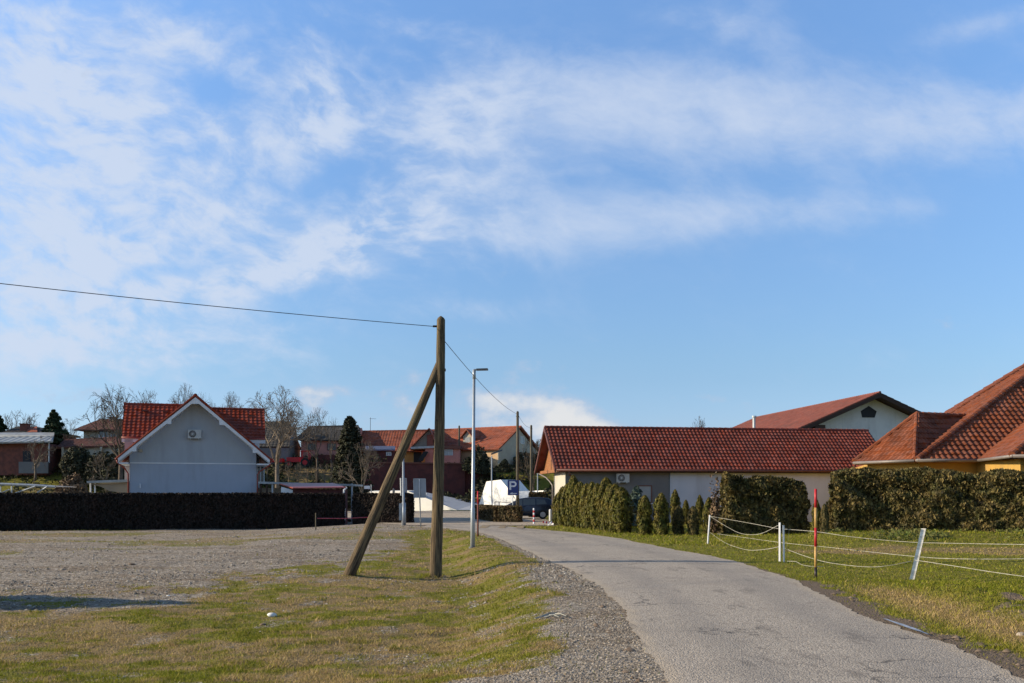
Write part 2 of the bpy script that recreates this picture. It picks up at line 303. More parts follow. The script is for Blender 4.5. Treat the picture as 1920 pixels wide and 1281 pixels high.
def np_mesh(name, verts, nper, m, parent=None, attrs=None):   # polygons of nper verts, consecutive
    nv = len(verts); nf = nv // nper
    me = bpy.data.meshes.new(name); me.vertices.add(nv); me.vertices.foreach_set('co', np.asarray(verts, dtype=np.float32).ravel())
    me.loops.add(nv); me.loops.foreach_set('vertex_index', np.arange(nv, dtype=np.int32))
    me.polygons.add(nf); me.polygons.foreach_set('loop_start', np.arange(0, nv, nper, dtype=np.int32))
    me.polygons.foreach_set('loop_total', np.full(nf, nper, dtype=np.int32))
    if attrs:
        for k, a in attrs.items():
            at = me.attributes.new(k, 'FLOAT', 'POINT'); at.data.foreach_set('value', a.astype(np.float32))
    me.update(calc_edges=True); me.validate()
    return link_mesh(name, me, m, parent)
def leaf_quads(pts, nrm, size, elong=1.6, jitter=0.6, rng=RNG, lean=None):
    n = len(pts); nr = nrm + rng.normal(0, jitter, (n, 3)); nr /= np.linalg.norm(nr, axis=1, keepdims=True) + 1e-9
    ref = rng.normal(0, 1, (n, 3))
    if lean is not None: ref = ref * 0.45 + np.array(lean)
    a = ref - (ref * nr).sum(1, keepdims=True) * nr; a /= np.linalg.norm(a, axis=1, keepdims=True) + 1e-9
    b = np.cross(nr, a); s = (size * rng.uniform(0.6, 1.4, n))[:, None]
    L = a * s * elong * 0.5; Wd = b * s * 0.5
    q = np.stack([pts - L, pts + Wd * 0.9 - L * 0.1, pts + L, pts - Wd * 0.9 + L * 0.1], 1)
    return q.reshape(-1, 3)
# numpy value noise
_perm = RNG.random((256, 256))
def vnoise(x, y, s):
    x = np.asarray(x, float) * s + 1000.3; y = np.asarray(y, float) * s + 1000.7
    xi = np.floor(x).astype(int); yi = np.floor(y).astype(int); fx = x - xi; fy = y - yi
    fx = fx * fx * (3 - 2 * fx); fy = fy * fy * (3 - 2 * fy)
    g = lambda a, b: _perm[a % 256, b % 256]
    return (g(xi, yi) * (1 - fx) + g(xi + 1, yi) * fx) * (1 - fy) + (g(xi, yi + 1) * (1 - fx) + g(xi + 1, yi + 1) * fx) * fy
def fbm(x, y, s, o=4):
    t = 0; a = 0.5; w = 0
    for i in range(o): t = t + a * vnoise(x + 17.3 * i, y - 9.1 * i, s * 2 ** i); w += a; a *= 0.55
    return t / w
def sstep(a, b, x):
    t = np.clip((np.asarray(x, float) - a) / (b - a), 0, 1); return t * t * (3 - 2 * t)

# ------------------------------------------------------------------ terrain
def g0(px, py): Y = F * EYE / (py - HZ); return ((px - 960) / F * Y, Y)
LE = [g0(*p) for p in [(1247, 1281), (1213, 1220), (1182, 1173), (1156, 1132), (1125, 1100), (1065, 1067), (1012, 1045), (962, 1022), (925, 1006), (892, 997), (850, 992), (790, 989)]]
RE = [g0(*p) for p in [(1913, 1268), (1752, 1200), (1623, 1158), (1590, 1139), (1494, 1090), (1397, 1058), (1332, 1042), (1260, 1030), (1156, 1009), (1078, 999), (1000, 992), (950, 987), (880, 983.5)]]
LE = [(1.55, -30.0), (1.42, 4.0)] + LE; RE = [(5.6, -30.0), (4.9, 5.5)] + RE
lex = np.array([p[0] for p in LE]); ley = np.array([p[1] for p in LE])
rex = np.array([p[0] for p in RE]); rey = np.array([p[1] for p in RE])
def roadL(y): return np.interp(y, ley, lex)
def roadR(y): return np.interp(y, rey, rex)
def height(x, y):
    x = np.asarray(x, float); y = np.asarray(y, float)
    d = roadL(np.minimum(y, 54)) - x
    fac = 1 - sstep(36, 52, y) * sstep(-16, -7, x)
    near = 1 - 0.55 * (1 - sstep(8.5, 12.5, y))
    h = -0.38 * sstep(0.9, 2.7, d) * fac * near
    left = sstep(0.8, 2.0, d) * (1 - sstep(60, 70, y))
    h = h + left * (fbm(x, y, 0.45, 4) - 0.5) * 0.20 * fac
    h = h + left * (fbm(x, y, 2.6, 4) - 0.5) * 0.075 * (1 - sstep(30, 46, y))
    h = h + sstep(22, 26, y) * (1 - sstep(45, 55, y)) * sstep(3.0, 5, d) * 0.04
    dr = x - roadR(y)
    right = sstep(0.2, 1.2, dr) * (1 - sstep(45, 58, y))
    h = h + right * ((fbm(x + 31, y, 0.5, 4) - 0.5) * 0.14)
    h = h + sstep(1.0, 1.8, dr) * np.exp(-((dr - 2.2) / 0.9) ** 2) * (1 - sstep(15.0, 19.5, y)) * sstep(5, 9, y) * (0.10 + 0.26 * fbm(x, y, 2.2, 3))
    h = h + 0.32 * np.exp(-((y - 37.5) / 3.4) ** 2) * sstep(9.5, 12.5, x) * (0.75 + 0.5 * fbm(x, y, 0.8, 2))
    # far embankment behind the village street
    st = 98 + 28 * sstep(-46, -38, x)
    top = 5.0 + 1.25 * sstep(-44, -36, x)
    b = sstep(0, 1, (y - st) / (19 - 5 * sstep(-46, -38, x))) * top * (1 - 0.9 * sstep(24, 60, x))
    lowz = sstep(-21.5, -19.5, x) * (1 - sstep(-7.0, -3.0, x))
    b = b * (1 - lowz) + lowz * (1.1 * sstep(128, 133, y) + 5.1 * sstep(134.6, 136.0, y))
    h = h + b + b * 0.10 * (fbm(x, y, 0.2, 4) - 0.5) * (1 - lowz)
    h = h + 0.30 * sstep(70, 100, y) * sstep(-14, -30, x)
    return h
def hz(x, y): return float(height(x, y))
def GH(px, py, y0=4.0, y1=170.0):
    Y = y0
    while Y < y1:
        x = (px - 960) / F * Y; z = EYE - (py - HZ) / F * Y
        if z <= hz(x, Y): return Vector((x, Y, hz(x, Y)))
        Y += max(0.04, Y * 0.002)
    x = (px - 960) / F * Y
    return Vector((x, Y, hz(x, Y)))
def P(px, py, Y): return Vector(((px - 960) / F * Y, Y, EYE + (HZ - py) / F * Y))
def XP(px, Y): return (px - 960) / F * Y
def ZP(py, Y): return EYE + (HZ - py) / F * Y

def masks(x, y):
    """gravel, dryness, dirt in 0..1"""
    x = np.asarray(x, float); y = np.asarray(y, float)
    h = height(x, y); yc = np.maximum(y, 4.0)
    px = 960 + F * x / yc; py = HZ + F * (EYE - h) / yc
    n1 = fbm(x, y, 0.55, 5); n2 = fbm(x + 50, y + 9, 1.7, 4); n3 = fbm(x - 20, y + 70, 0.22, 3)
    by = np.interp(px, [-800, 0, 300, 430, 640, 740, 780, 830], [1138, 1136, 1126, 1096, 1070, 1032, 1006, 992])
    edge = (by - py) / 40.0 + ((n1 - 0.5) * 1.8 + (n2 - 0.5) * 2.6) * np.clip((py - 985) / 60, 0.12, 1) 
    hed = 58.0 + (x + 35) * 0.235
    yard = sstep(-0.6, 0.8, edge) * (1 - sstep(hed - 2.2, hed - 1.2, y + (n1 - 0.5) * 3)) * (px < 900)
    far_patch = sstep(0.55, 0.62, fbm(x + 5, y - 3, 0.9, 4)) * 0.75 * (y < 40)
    yard = yard * (1 - 0.55 * sstep(0.52, 0.66, n3 + 0.25 * (n2 - 0.5)) * (y < 56))
    d = roadL(y) - x
    verge = 0.9 * (1 - sstep(0.65, 1.45, d + (n2 - 0.5) * 1.3 + (n1 - 0.5) * 0.9)) * (d > -0.5) * (1 - sstep(22, 27, y))
    verge2 = (1 - sstep(0.15, 0.45, d + (n2 - 0.5) * 0.5)) * (d > -0.5) * (y < 58)
    bottom = (1 - sstep(9.3, 9.9, y + (n1 - 0.5) * 2.2 - 0.18 * (x + 1.5))) * sstep(-5.2, -2.5, x) * (d > 0)
    patches = sstep(0.56, 0.68, fbm(x + 3, y * 0.8 + 40, 1.5, 5)) * 0.6 * (d > 1) * (y < 30)
    farside = ((y > 56.5) & (y < 128) & (x > -22)) * 1.0 * (1 - sstep(99, 128, y) * (x < 30))
    farside = farside * (x < 2.5 + 0 * x) + 0
    gravel = np.maximum.reduce([yard, verge, verge2, bottom, patches * 0.8, farside])
    dr = x - roadR(y)
    dirtR = (1 - sstep(0.15, 0.75, dr + (n2 - 0.5) * 0.9 + 0.35 * (y > 20))) * (dr > -0.4) * (1 - sstep(22, 30, y)) 
    mound = np.exp(-((dr - 2.2) / 0.8) ** 2) * (1 - sstep(15, 18, y)) * sstep(0.50, 0.62, n2 + 0.3 * (n1 - 0.5))
    dirtL = (1 - sstep(0.0, 0.42, np.abs(d - 0.25) + (n2 - 0.5) * 0.5)) * 0.42 * (y < 30)
    dirt = np.clip(np.maximum.reduce([dirtR * 0.95, mound, dirtL]) , 0, 1)
    dry = sstep(0.40, 0.62, 0.45 * n1 + 0.55 * fbm(x * 0.9 + 9, y * 0.9, 3.0, 5) + 0.015 * (x < 2))
    dryR = np.exp(-((dr - 1.15) / 0.55) ** 2) * (1 - sstep(17.5, 20.5, y)) * 0.95 * (dr > 0)
    dryR2 = np.exp(-((y - 30.5 + (n1 - .5) * 6) / 2.2) ** 2) * (x > 8.5) * 0.75
    rr = (dr > 0)
    dry = np.where(rr, np.maximum.reduce([dry * 0.30, dryR, dryR2]), dry)
    dry = np.maximum(dry, np.exp(-((x + 3.2) / 1.3) ** 2 - ((y - 24.0) / 1.6) ** 2) * 0.9)
    dry = np.where(y > 97, np.clip(sstep(0.42, 0.66, n3 + 0.3 * (n2 - .5)) * 0.8, 0, 1), dry)
    return gravel, dry, dirt

def ground_material():
    m = bpy.data.materials.new('ground'); m.use_nodes = True; t = m.node_tree; b = t.nodes['Principled BSDF']
    b.inputs['Roughness'].default_value = 0.95; b.inputs['Specular IOR Level'].default_value = 0.15
    tcn = N(t, 'ShaderNodeTexCoord'); V = tcn.outputs['Object']
    def at(n): a = N(t, 'ShaderNodeAttribute'); a.attribute_name = n; return a.outputs['Fac']
    def mix(f, a, c):
        k = N(t, 'ShaderNodeMix', data_type='RGBA')
        if isinstance(f, float): k.inputs[0].default_value = f
        else: t.links.new(f, k.inputs[0])
        for i, v in ((6, a), (7, c)):
            if isinstance(v, tuple): k.inputs[i].default_value = (*v, 1)
            else: t.links.new(v, k.inputs[i])
        return k.outputs[2]
    n_f = noise(t, V, 26, 6, 0.7); n_m = noise(t, V, 3.1, 6, 0.65); n_vf = noise(t, V, 70, 3, 0.7)
    green = mix(smooth_node(t, n_m, 0.35, 0.65), (0.165, 0.165, 0.018), (0.24, 0.21, 0.032))
    green = mix(smooth_node(t, n_f, 0.40, 0.72), green, (0.075, 0.070, 0.022))
    straw = mix(smooth_node(t, n_f, 0.35, 0.68), (0.33, 0.24, 0.115), (0.13, 0.092, 0.045))
    dryf = mth(t, 'ADD', at('dry'), mth(t, 'MULTIPLY', mth(t, 'SUBTRACT', n_f, 0.5), 0.9), clamp=True)
    grass = mix(smooth_node(t, dryf, 0.2, 0.8), green, straw)
    vo = N(t, 'ShaderNodeTexVoronoi'); vo.inputs['Scale'].default_value = 34; t.links.new(V, vo.inputs['Vector'])
    vo2 = N(t, 'ShaderNodeTexVoronoi'); vo2.inputs['Scale'].default_value = 15; t.links.new(V, vo2.inputs['Vector'])
    sv = N(t, 'ShaderNodeSeparateColor'); t.links.new(vo.outputs['Color'], sv.inputs[0])
    grav = mix(sv.outputs[0], (0.21, 0.178, 0.142), (0.47, 0.41, 0.335))
    mpg = N(t, 'ShaderNodeMapping'); t.links.new(V, mpg.inputs[0]); mpg.inputs['Scale'].default_value = (0.30, 1.0, 1)
    grav = mix(mth(t, 'MULTIPLY', smooth_node(t, noise(t, mpg.outputs[0], 0.55, 6, 0.65), 0.44, 0.60), 0.85), grav, (0.24, 0.18, 0.12))
    grav = mix(mth(t, 'MULTIPLY', smooth_node(t, noise(t, mpg.outputs[0], 2.6, 6, 0.7), 0.55, 0.66), 0.7), grav, (0.115, 0.088, 0.062))
    grav = mix(smooth_node(t, n_m, 0.45, 0.70), grav, (0.25, 0.20, 0.145))
    sv2 = N(t, 'ShaderNodeSeparateColor'); t.links.new(vo2.outputs['Color'], sv2.inputs[0])
    grav = mix(mth(t, 'MULTIPLY', smooth_node(t, sv2.outputs[0], 0.72, 0.86), 0.6), grav, (0.085, 0.070, 0.055)); grav = mix(mth(t, 'MULTIPLY', smooth_node(t, sv2.outputs[1], 0.80, 0.90), 0.55), grav, (0.55, 0.50, 0.43))
    grav = mix(mth(t, 'MULTIPLY', smooth_node(t, noise(t, V, 9, 5, 0.7), 0.52, 0.66), 0.6), grav, (0.10, 0.083, 0.066))
    gf = mth(t, 'ADD', at('gravel'), mth(t, 'MULTIPLY', mth(t, 'SUBTRACT', noise(t, V, 11, 5, 0.75), 0.5), 1.1), clamp=True)
    base = mix(smooth_node(t, gf, 0.36, 0.62), grass, grav)
    soil = mix(n_f, (0.095, 0.069, 0.049), (0.25, 0.192, 0.138))
    df = mth(t, 'ADD', at('dirt'), mth(t, 'MULTIPLY', mth(t, 'SUBTRACT', n_f, 0.5), 0.8), clamp=True)
    base = mix(smooth_node(t, df, 0.30, 0.72), base, soil)
    t.links.new(base, b.inputs['Base Color'])
    bn = N(t, 'ShaderNodeBump'); bn.inputs['Strength'].default_value = 0.9; bn.inputs['Distance'].default_value = 0.05
    hgt = mth(t, 'ADD', mth(t, 'MULTIPLY', n_f, 0.8), mth(t, 'MULTIPLY', vo.outputs['Distance'], -0.7))
    hgt = mth(t, 'ADD', hgt, mth(t, 'MULTIPLY', noise(t, V, 7, 5, 0.6), 1.4))
    t.links.new(hgt, bn.inputs['Height']); t.links.new(bn.outputs[0], b.inputs['Normal'])
    return m
GROUND = ground_material()
def axis(parts):
    o = []
    for a, b, st in parts: o += list(np.arange(a, b, st))
    return np.array(o + [parts[-1][1]])
xs = axis([(-2600, -600, 250), (-600, -120, 40), (-120, -40, 4), (-40, -12, 0.8), (-12, 12, 0.14), (12, 28, 0.5), (28, 80, 4), (80, 600, 40), (600, 2600, 250)])
ys = axis([(-600, -60, 60), (-60, 4, 4), (4, 8, 0.3), (8, 26, 0.13), (26, 48, 0.3), (48, 96, 1.5), (96, 144, 0.8), (144, 240, 8), (240, 1000, 60), (1000, 4000, 300)])
GX, GY = np.meshgrid(xs, ys); GZ = height(GX.ravel(), GY.ravel())
gm, dm, rm = masks(GX.ravel(), GY.ravel())
nx, ny = len(xs), len(ys)
me = bpy.data.meshes.new('ground'); me.vertices.add(nx * ny)
me.vertices.foreach_set('co', np.stack([GX.ravel(), GY.ravel(), GZ], 1).astype(np.float32).ravel())
ii = (np.arange(ny - 1)[:, None] * nx + np.arange(nx - 1)[None, :]).ravel()
q = np.stack([ii, ii + 1, ii + nx + 1, ii + nx], 1).astype(np.int32)
me.loops.add(q.size); me.loops.foreach_set('vertex_index', q.ravel()); me.polygons.add(len(q))
me.polygons.foreach_set('loop_start', np.arange(0, q.size, 4, dtype=np.int32)); me.polygons.foreach_set('loop_total', np.full(len(q), 4, dtype=np.int32))
for k, a in (('gravel', gm), ('dry', dm), ('dirt', rm)):
    atb = me.attributes.new(k, 'FLOAT', 'POINT'); atb.data.foreach_set('value', a.astype(np.float32))
me.update(calc_edges=True); me.shade_smooth()
g_ob = link_mesh('ground', me, GROUND); setp(g_ob, kind='structure')

# asphalt
def asphalt_material():
    m = bpy.data.materials.new('asphalt'); m.use_nodes = True; t = m.node_tree; b = t.nodes['Principled BSDF']
    b.inputs['Roughness'].default_value = 0.85; b.inputs['Specular IOR Level'].default_value = 0.25
    V = N(t, 'ShaderNodeTexCoord').outputs['Object']
    def mix(f, a, c):
        k = N(t, 'ShaderNodeMix', data_type='RGBA')
        t.links.new(f, k.inputs[0])
        for i, v in ((6, a), (7, c)):
            if isinstance(v, tuple): k.inputs[i].default_value = (*v, 1)
            else: t.links.new(v, k.inputs[i])
        return k.outputs[2]
    vo = N(t, 'ShaderNodeTexVoronoi'); vo.inputs['Scale'].default_value = 55; t.links.new(V, vo.inputs['Vector'])
    sv = N(t, 'ShaderNodeSeparateColor'); t.links.new(vo.outputs['Color'], sv.inputs[0])
    base = mix(sv.outputs[0], (0.235, 0.20, 0.162), (0.50, 0.435, 0.355))
    base = mix(smooth_node(t, noise(t, V, 26, 4, 0.75), 0.55, 0.75), base, (0.145, 0.124, 0.104))
    base = mix(mth(t, 'MULTIPLY', smooth_node(t, noise(t, V, 0.45, 5, 0.6), 0.42, 0.68), 0.45), base, (0.255, 0.222, 0.186))
    # worn lighter wheel paths and dusty edge
    at = N(t, 'ShaderNodeAttribute'); at.attribute_name = 'across'
    edge = mth(t, 'ABSOLUTE', mth(t, 'SUBTRACT', at.outputs['Fac'], 0.5))
    tracks = mth(t, 'ABSOLUTE', mth(t, 'SUBTRACT', edge, 0.24))
    tr = mth(t, 'MULTIPLY', mth(t, 'SUBTRACT', 1.0, smooth_node(t, tracks, 0.02, 0.12)), 0.30)
    base = mix(tr, base, (0.21, 0.19, 0.17))
    ed = mth(t, 'MULTIPLY', smooth_node(t, mth(t, 'ADD', edge, mth(t, 'MULTIPLY', mth(t, 'SUBTRACT', noise(t, V, 3, 5, 0.7), 0.5), 0.12)), 0.43, 0.50), 0.55)
    base = mix(ed, base, (0.46, 0.37, 0.26))
    # cracks
    vc = N(t, 'ShaderNodeTexVoronoi', feature='DISTANCE_TO_EDGE'); vc.inputs['Scale'].default_value = 0.55
    wv_ = N(t, 'ShaderNodeVectorMath', operation='ADD'); nn_ = N(t, 'ShaderNodeTexNoise'); nn_.inputs['Scale'].default_value = 2.0; nn_.inputs['Detail'].default_value = 6
    t.links.new(V, nn_.inputs['Vector']); t.links.new(V, wv_.inputs[0]); t.links.new(nn_.outputs['Color'], wv_.inputs[1]); t.links.new(wv_.outputs[0], vc.inputs['Vector'])
    ck = mth(t, 'SUBTRACT', 1.0, smooth_node(t, vc.outputs['Distance'], 0.002, 0.018))
    ck = mth(t, 'MULTIPLY', mth(t, 'MULTIPLY', ck, smooth_node(t, noise(t, V, 0.35, 2, 0.5), 0.50, 0.60)), 0.7)
    base = mix(ck, base, (0.05, 0.045, 0.04))
    mpr = N(t, 'ShaderNodeMapping'); t.links.new(V, mpr.inputs[0]); mpr.inputs['Scale'].default_value = (1.6, 0.5, 1)
    base = mix(mth(t, 'MULTIPLY', smooth_node(t, noise(t, mpr.outputs[0], 1.1, 8, 0.7), 0.56, 0.66), 0.5), base, (0.13, 0.112, 0.094))
    base = mix(mth(t, 'MULTIPLY', smooth_node(t, noise(t, V, 2.4, 8, 0.75), 0.60, 0.68), 0.6), base, (0.105, 0.09, 0.075))
    t.links.new(base, b.inputs['Base Color'])
    bn = N(t, 'ShaderNodeBump'); bn.inputs['Strength'].default_value = 0.7; bn.inputs['Distance'].default_value = 0.012
    t.links.new(mth(t, 'ADD', mth(t, 'MULTIPLY', vo.outputs['Distance'], -1.0), noise(t, V, 18, 4, 0.7)), bn.inputs['Height']); t.links.new(bn.outputs[0], b.inputs['Normal'])
    return m
ASPH = asphalt_material()
def road_mesh():
    yv = axis([(-30, 6, 2), (6, 34, 0.10), (34, 59.2, 0.6)]); ncol = 24; V_ = []; A_ = []
    for y in yv:
        jl = ((fbm(0.0, y, 1.2, 3) - 0.5) * 0.20 + (vnoise(3.0, y, 9.0) - 0.5) * 0.07) * (1 if y < 40 else 0.5); jr = (fbm(40.0, y, 1.2, 3) - 0.5) * 0.22 + (vnoise(7.0, y, 8.0) - 0.5) * 0.09
        l = float(roadL(y)) - jl * 1.0; r = float(roadR(y)) + jr
        for k in range(ncol + 1):
            a = k / ncol; x = l + (r - l) * a
            V_.append((x, y, max(0.004, hz(x, y) + 0.006) + 0.022 * min(1, 4 * a, 4 * (1 - a)))); A_.append(a)
    F_ = []
    for j in range(len(yv) - 1):
        for k in range(ncol):
            i = j * (ncol + 1) + k; F_.append((i, i + 1, i + ncol + 2, i + ncol + 1))
    me = bpy.data.meshes.new('road'); me.from_pydata(V_, [], F_)
    at = me.attributes.new('across', 'FLOAT', 'POINT'); at.data.foreach_set('value', A_); me.shade_smooth()
    setp(link_mesh('road', me, ASPH), kind='structure')
road_mesh()
mb = MB()
mb.add([(x_, y_, max(0.016, hz(x_, y_) + 0.02)) for x_, y_ in ((-7.6, 60.0), (-6.0, 57.5), (2.6, 57.0), (1.6, 70), (1.5, 112), (-13, 112), (-40, 96), (-40, 84), (-14, 78), (-9.6, 67))], [tuple(range(10))])
o = mb.build('side_street', ASPH); setp(o, kind='structure')

# ------------------------------------------------------------------ grass, gravel, clods: uncountable ground cover
def grass_material():
    m = bpy.data.materials.new('grass_blades'); m.use_nodes = True; t = m.node_tree; b = t.nodes['Principled BSDF']
    b.inputs['Roughness'].default_value = 0.8; b.inputs['Specular IOR Level'].default_value = 0.15
    a = N(t, 'ShaderNodeAttribute'); a.attribute_name = 'dry'; g = N(t, 'ShaderNodeNewGeometry')
    k = N(t, 'ShaderNodeValToRGB'); k.color_ramp.elements[0].color = (0.165, 0.185, 0.013, 1); k.color_ramp.elements[1].color = (0.42, 0.30, 0.14, 1)
    e = k.color_ramp.elements.new(0.45); e.color = (0.265, 0.232, 0.032, 1)
    t.links.new(a.outputs['Fac'], k.inputs[0]); hs = N(t, 'ShaderNodeHueSaturation'); t.links.new(k.outputs[0], hs.inputs['Color'])
    t.links.new(mth(t, 'MULTIPLY_ADD', g.outputs['Random Per Island'], 0.8, 0.6), hs.inputs['Value'])
    t.links.new(hs.outputs[0], b.inputs['Base Color'])
    tr = N(t, 'ShaderNodeBsdfTranslucent'); t.links.new(hs.outputs[0], tr.inputs[0]); ms = N(t, 'ShaderNodeMixShader'); ms.inputs[0].default_value = 0.3
    t.links.new(b.outputs[0], ms.inputs[1]); t.links.new(tr.outputs[0], ms.inputs[2]); t.links.new(ms.outputs[0], t.nodes['Material Output'].inputs[0])
    return m
GRASS = grass_material()
def scatter_pts(n, y0, y1, rng, half=0.60):
    u = rng.random(n); y = 1.0 / (1 / y0 + u * (1 / y1 - 1 / y0)); x = rng.uniform(-half, half, n) * y
    return x, y
def make_grass():
    rng = np.random.default_rng(3); n = 620000
    x, y = scatter_pts(n, 7.5, 62, rng)
    g, d, r = masks(x, y); dl = roadL(y) - x; dr = x - roadR(y)
    off = (dl > 0.02) | (dr > 0.05)
    p = (1 - np.clip(g * 1.25, 0, 0.985)) * (1 - np.clip(r * 1.15, 0, 0.97)) * np.where(dr > 0, 0.8, 0.20 + 0.75 * sstep(0.35, 0.65, fbm(x, y * 0.9, 3.4, 4)))
    keep = off & (rng.random(n) < p) & ~((y > 56) & (x > -12)) & ~((x > 2) & (y > 60))
    x, y, d, dr = x[keep], y[keep], d[keep], dr[keep]; n = len(x); z = height(x, y)
    tall = 1 + 1.1 * ((dr > 0.5) & (y > 33.5)) + 0.5 * (dr > 0.4) * (y < 20) + 0.5 * (vnoise(x, y, 1.3) > 0.72) + 1.3 * (vnoise(x + 5, y, 3.1) > 0.86) * (dr < 0) + 2.6 * (((x + 1.97) ** 2 + (y - 25.5) ** 2 < 0.20) | ((x + 4.28) ** 2 + (y - 26.2) ** 2 < 0.2))
    hgt = (0.014 + 0.026 * rng.random(n) ** 2) * tall * np.where(dr > 0, 0.85, 0.95) * (1 + y / 70); wd = np.maximum(0.005, y * 0.00055) * rng.uniform(0.7, 1.3, n)
    th = rng.uniform(0, 2 * np.pi, n); lx = rng.normal(0, 0.7, n) * hgt; ly = rng.normal(0, 0.7, n) * hgt
    v = np.empty((n, 3, 3)); v[:, 0] = np.stack([x - np.cos(th) * wd, y - np.sin(th) * wd, z - 0.01], 1)
    v[:, 1] = np.stack([x + np.cos(th) * wd, y + np.sin(th) * wd, z - 0.01], 1); v[:, 2] = np.stack([x + lx, y + ly, z + hgt], 1)
    dd = np.clip(d + rng.normal(0, 0.30, n), 0, 1)
    o = np_mesh('grass', v.reshape(-1, 3), 3, GRASS, attrs={'dry': np.repeat(dd, 3)})
    setp(o, 'short patchy winter grass, green and straw coloured, on both sides of the road', 'grass', kind='stuff')
make_grass()
def octa(x, y, z, s, rng):
    n = len(x); c = np.stack([x, y, z], 1)
    base = np.array([[1, 0, 0], [0, 1, 0], [-1, 0, 0], [0, -1, 0], [0, 0, 0.75], [0, 0, -0.5]], float)
    fc = np.array([[0, 1, 4], [1, 2, 4], [2, 3, 4], [3, 0, 4], [1, 0, 5], [2, 1, 5], [3, 2, 5], [0, 3, 5]])[:4]
    v = base[None] * (1 + rng.uniform(-0.35, 0.35, (n, 6, 3))); v[:, :, 0] *= rng.uniform(0.8, 1.5, (n, 1))
    a = rng.uniform(0, 6.28, n); ca, sa = np.cos(a)[:, None], np.sin(a)[:, None]
    X = v[:, :, 0] * ca - v[:, :, 1] * sa; Y_ = v[:, :, 0] * sa + v[:, :, 1] * ca
    v = np.stack([X, Y_, v[:, :, 2]], 2) * s[:, None, None] + c[:, None]
    return v, fc
def make_stones(name, n, y0, y1, which, smin, smax, m, label, seed):
    rng = np.random.default_rng(seed); x, y = scatter_pts(n, y0, y1, rng)
    g, d, r = masks(x, y); w = g if which == 'gravel' else r
    dl = roadL(y) - x; dr = x - roadR(y); off = (dl > 0.0) | (dr > 0.1)
    cl = (0.45 if smax < 0.03 else 0.0) * (dl < 3) + np.where((dl < 3) & (smax > 0.03) & (which == 'gravel'), 0.0, 1.0) * (0.12 + 0.88 * sstep(0.44, 0.62, fbm(x * 0.6 + 7, y * 1.3 + 3, 1.3, 4)))
    keep = off & (rng.random(n) < np.clip(w * 1.2 - 0.15, 0, 1) * cl) & (y < 60)
    x, y = x[keep], y[keep]; s = smin + (smax - smin) * rng.random(len(x)) ** 4; s = s * (1 + y / 40)
    v, fc = octa(x, y, height(x, y) + s * 0.15, s, rng)
    nn = len(x); base = (np.arange(nn) * 6)[:, None, None] + fc[None]
    me = bpy.data.meshes.new(name); me.vertices.add(nn * 6); me.vertices.foreach_set('co', v.astype(np.float32).ravel())
    L = base.astype(np.int32).ravel(); me.loops.add(len(L)); me.loops.foreach_set('vertex_index', L); nf = len(L) // 3
    me.polygons.add(nf); me.polygons.foreach_set('loop_start', np.arange(0, len(L), 3, dtype=np.int32)); me.polygons.foreach_set('loop_total', np.full(nf, 3, dtype=np.int32))
    me.update(calc_edges=True)
    setp(link_mesh(name, me, m), label, 'gravel' if which == 'gravel' else 'soil', kind='stuff')
make_stones('gravel', 260000, 7.5, 60, 'gravel', 0.004, 0.015, stone_m, 'loose grey gravel stones over the yard and along the road edge', 11)
make_stones('coarse_gravel', 65000, 18, 60, 'gravel', 0.008, 0.028, stone_mixed, 'scattered coarser stones and rubble across the far part of the yard', 13)
make_stones('soil_clods', 16000, 8, 24, 'dirt', 0.006, 0.045, soil_m, 'dark crumbly soil clods along the right edge of the road', 12)

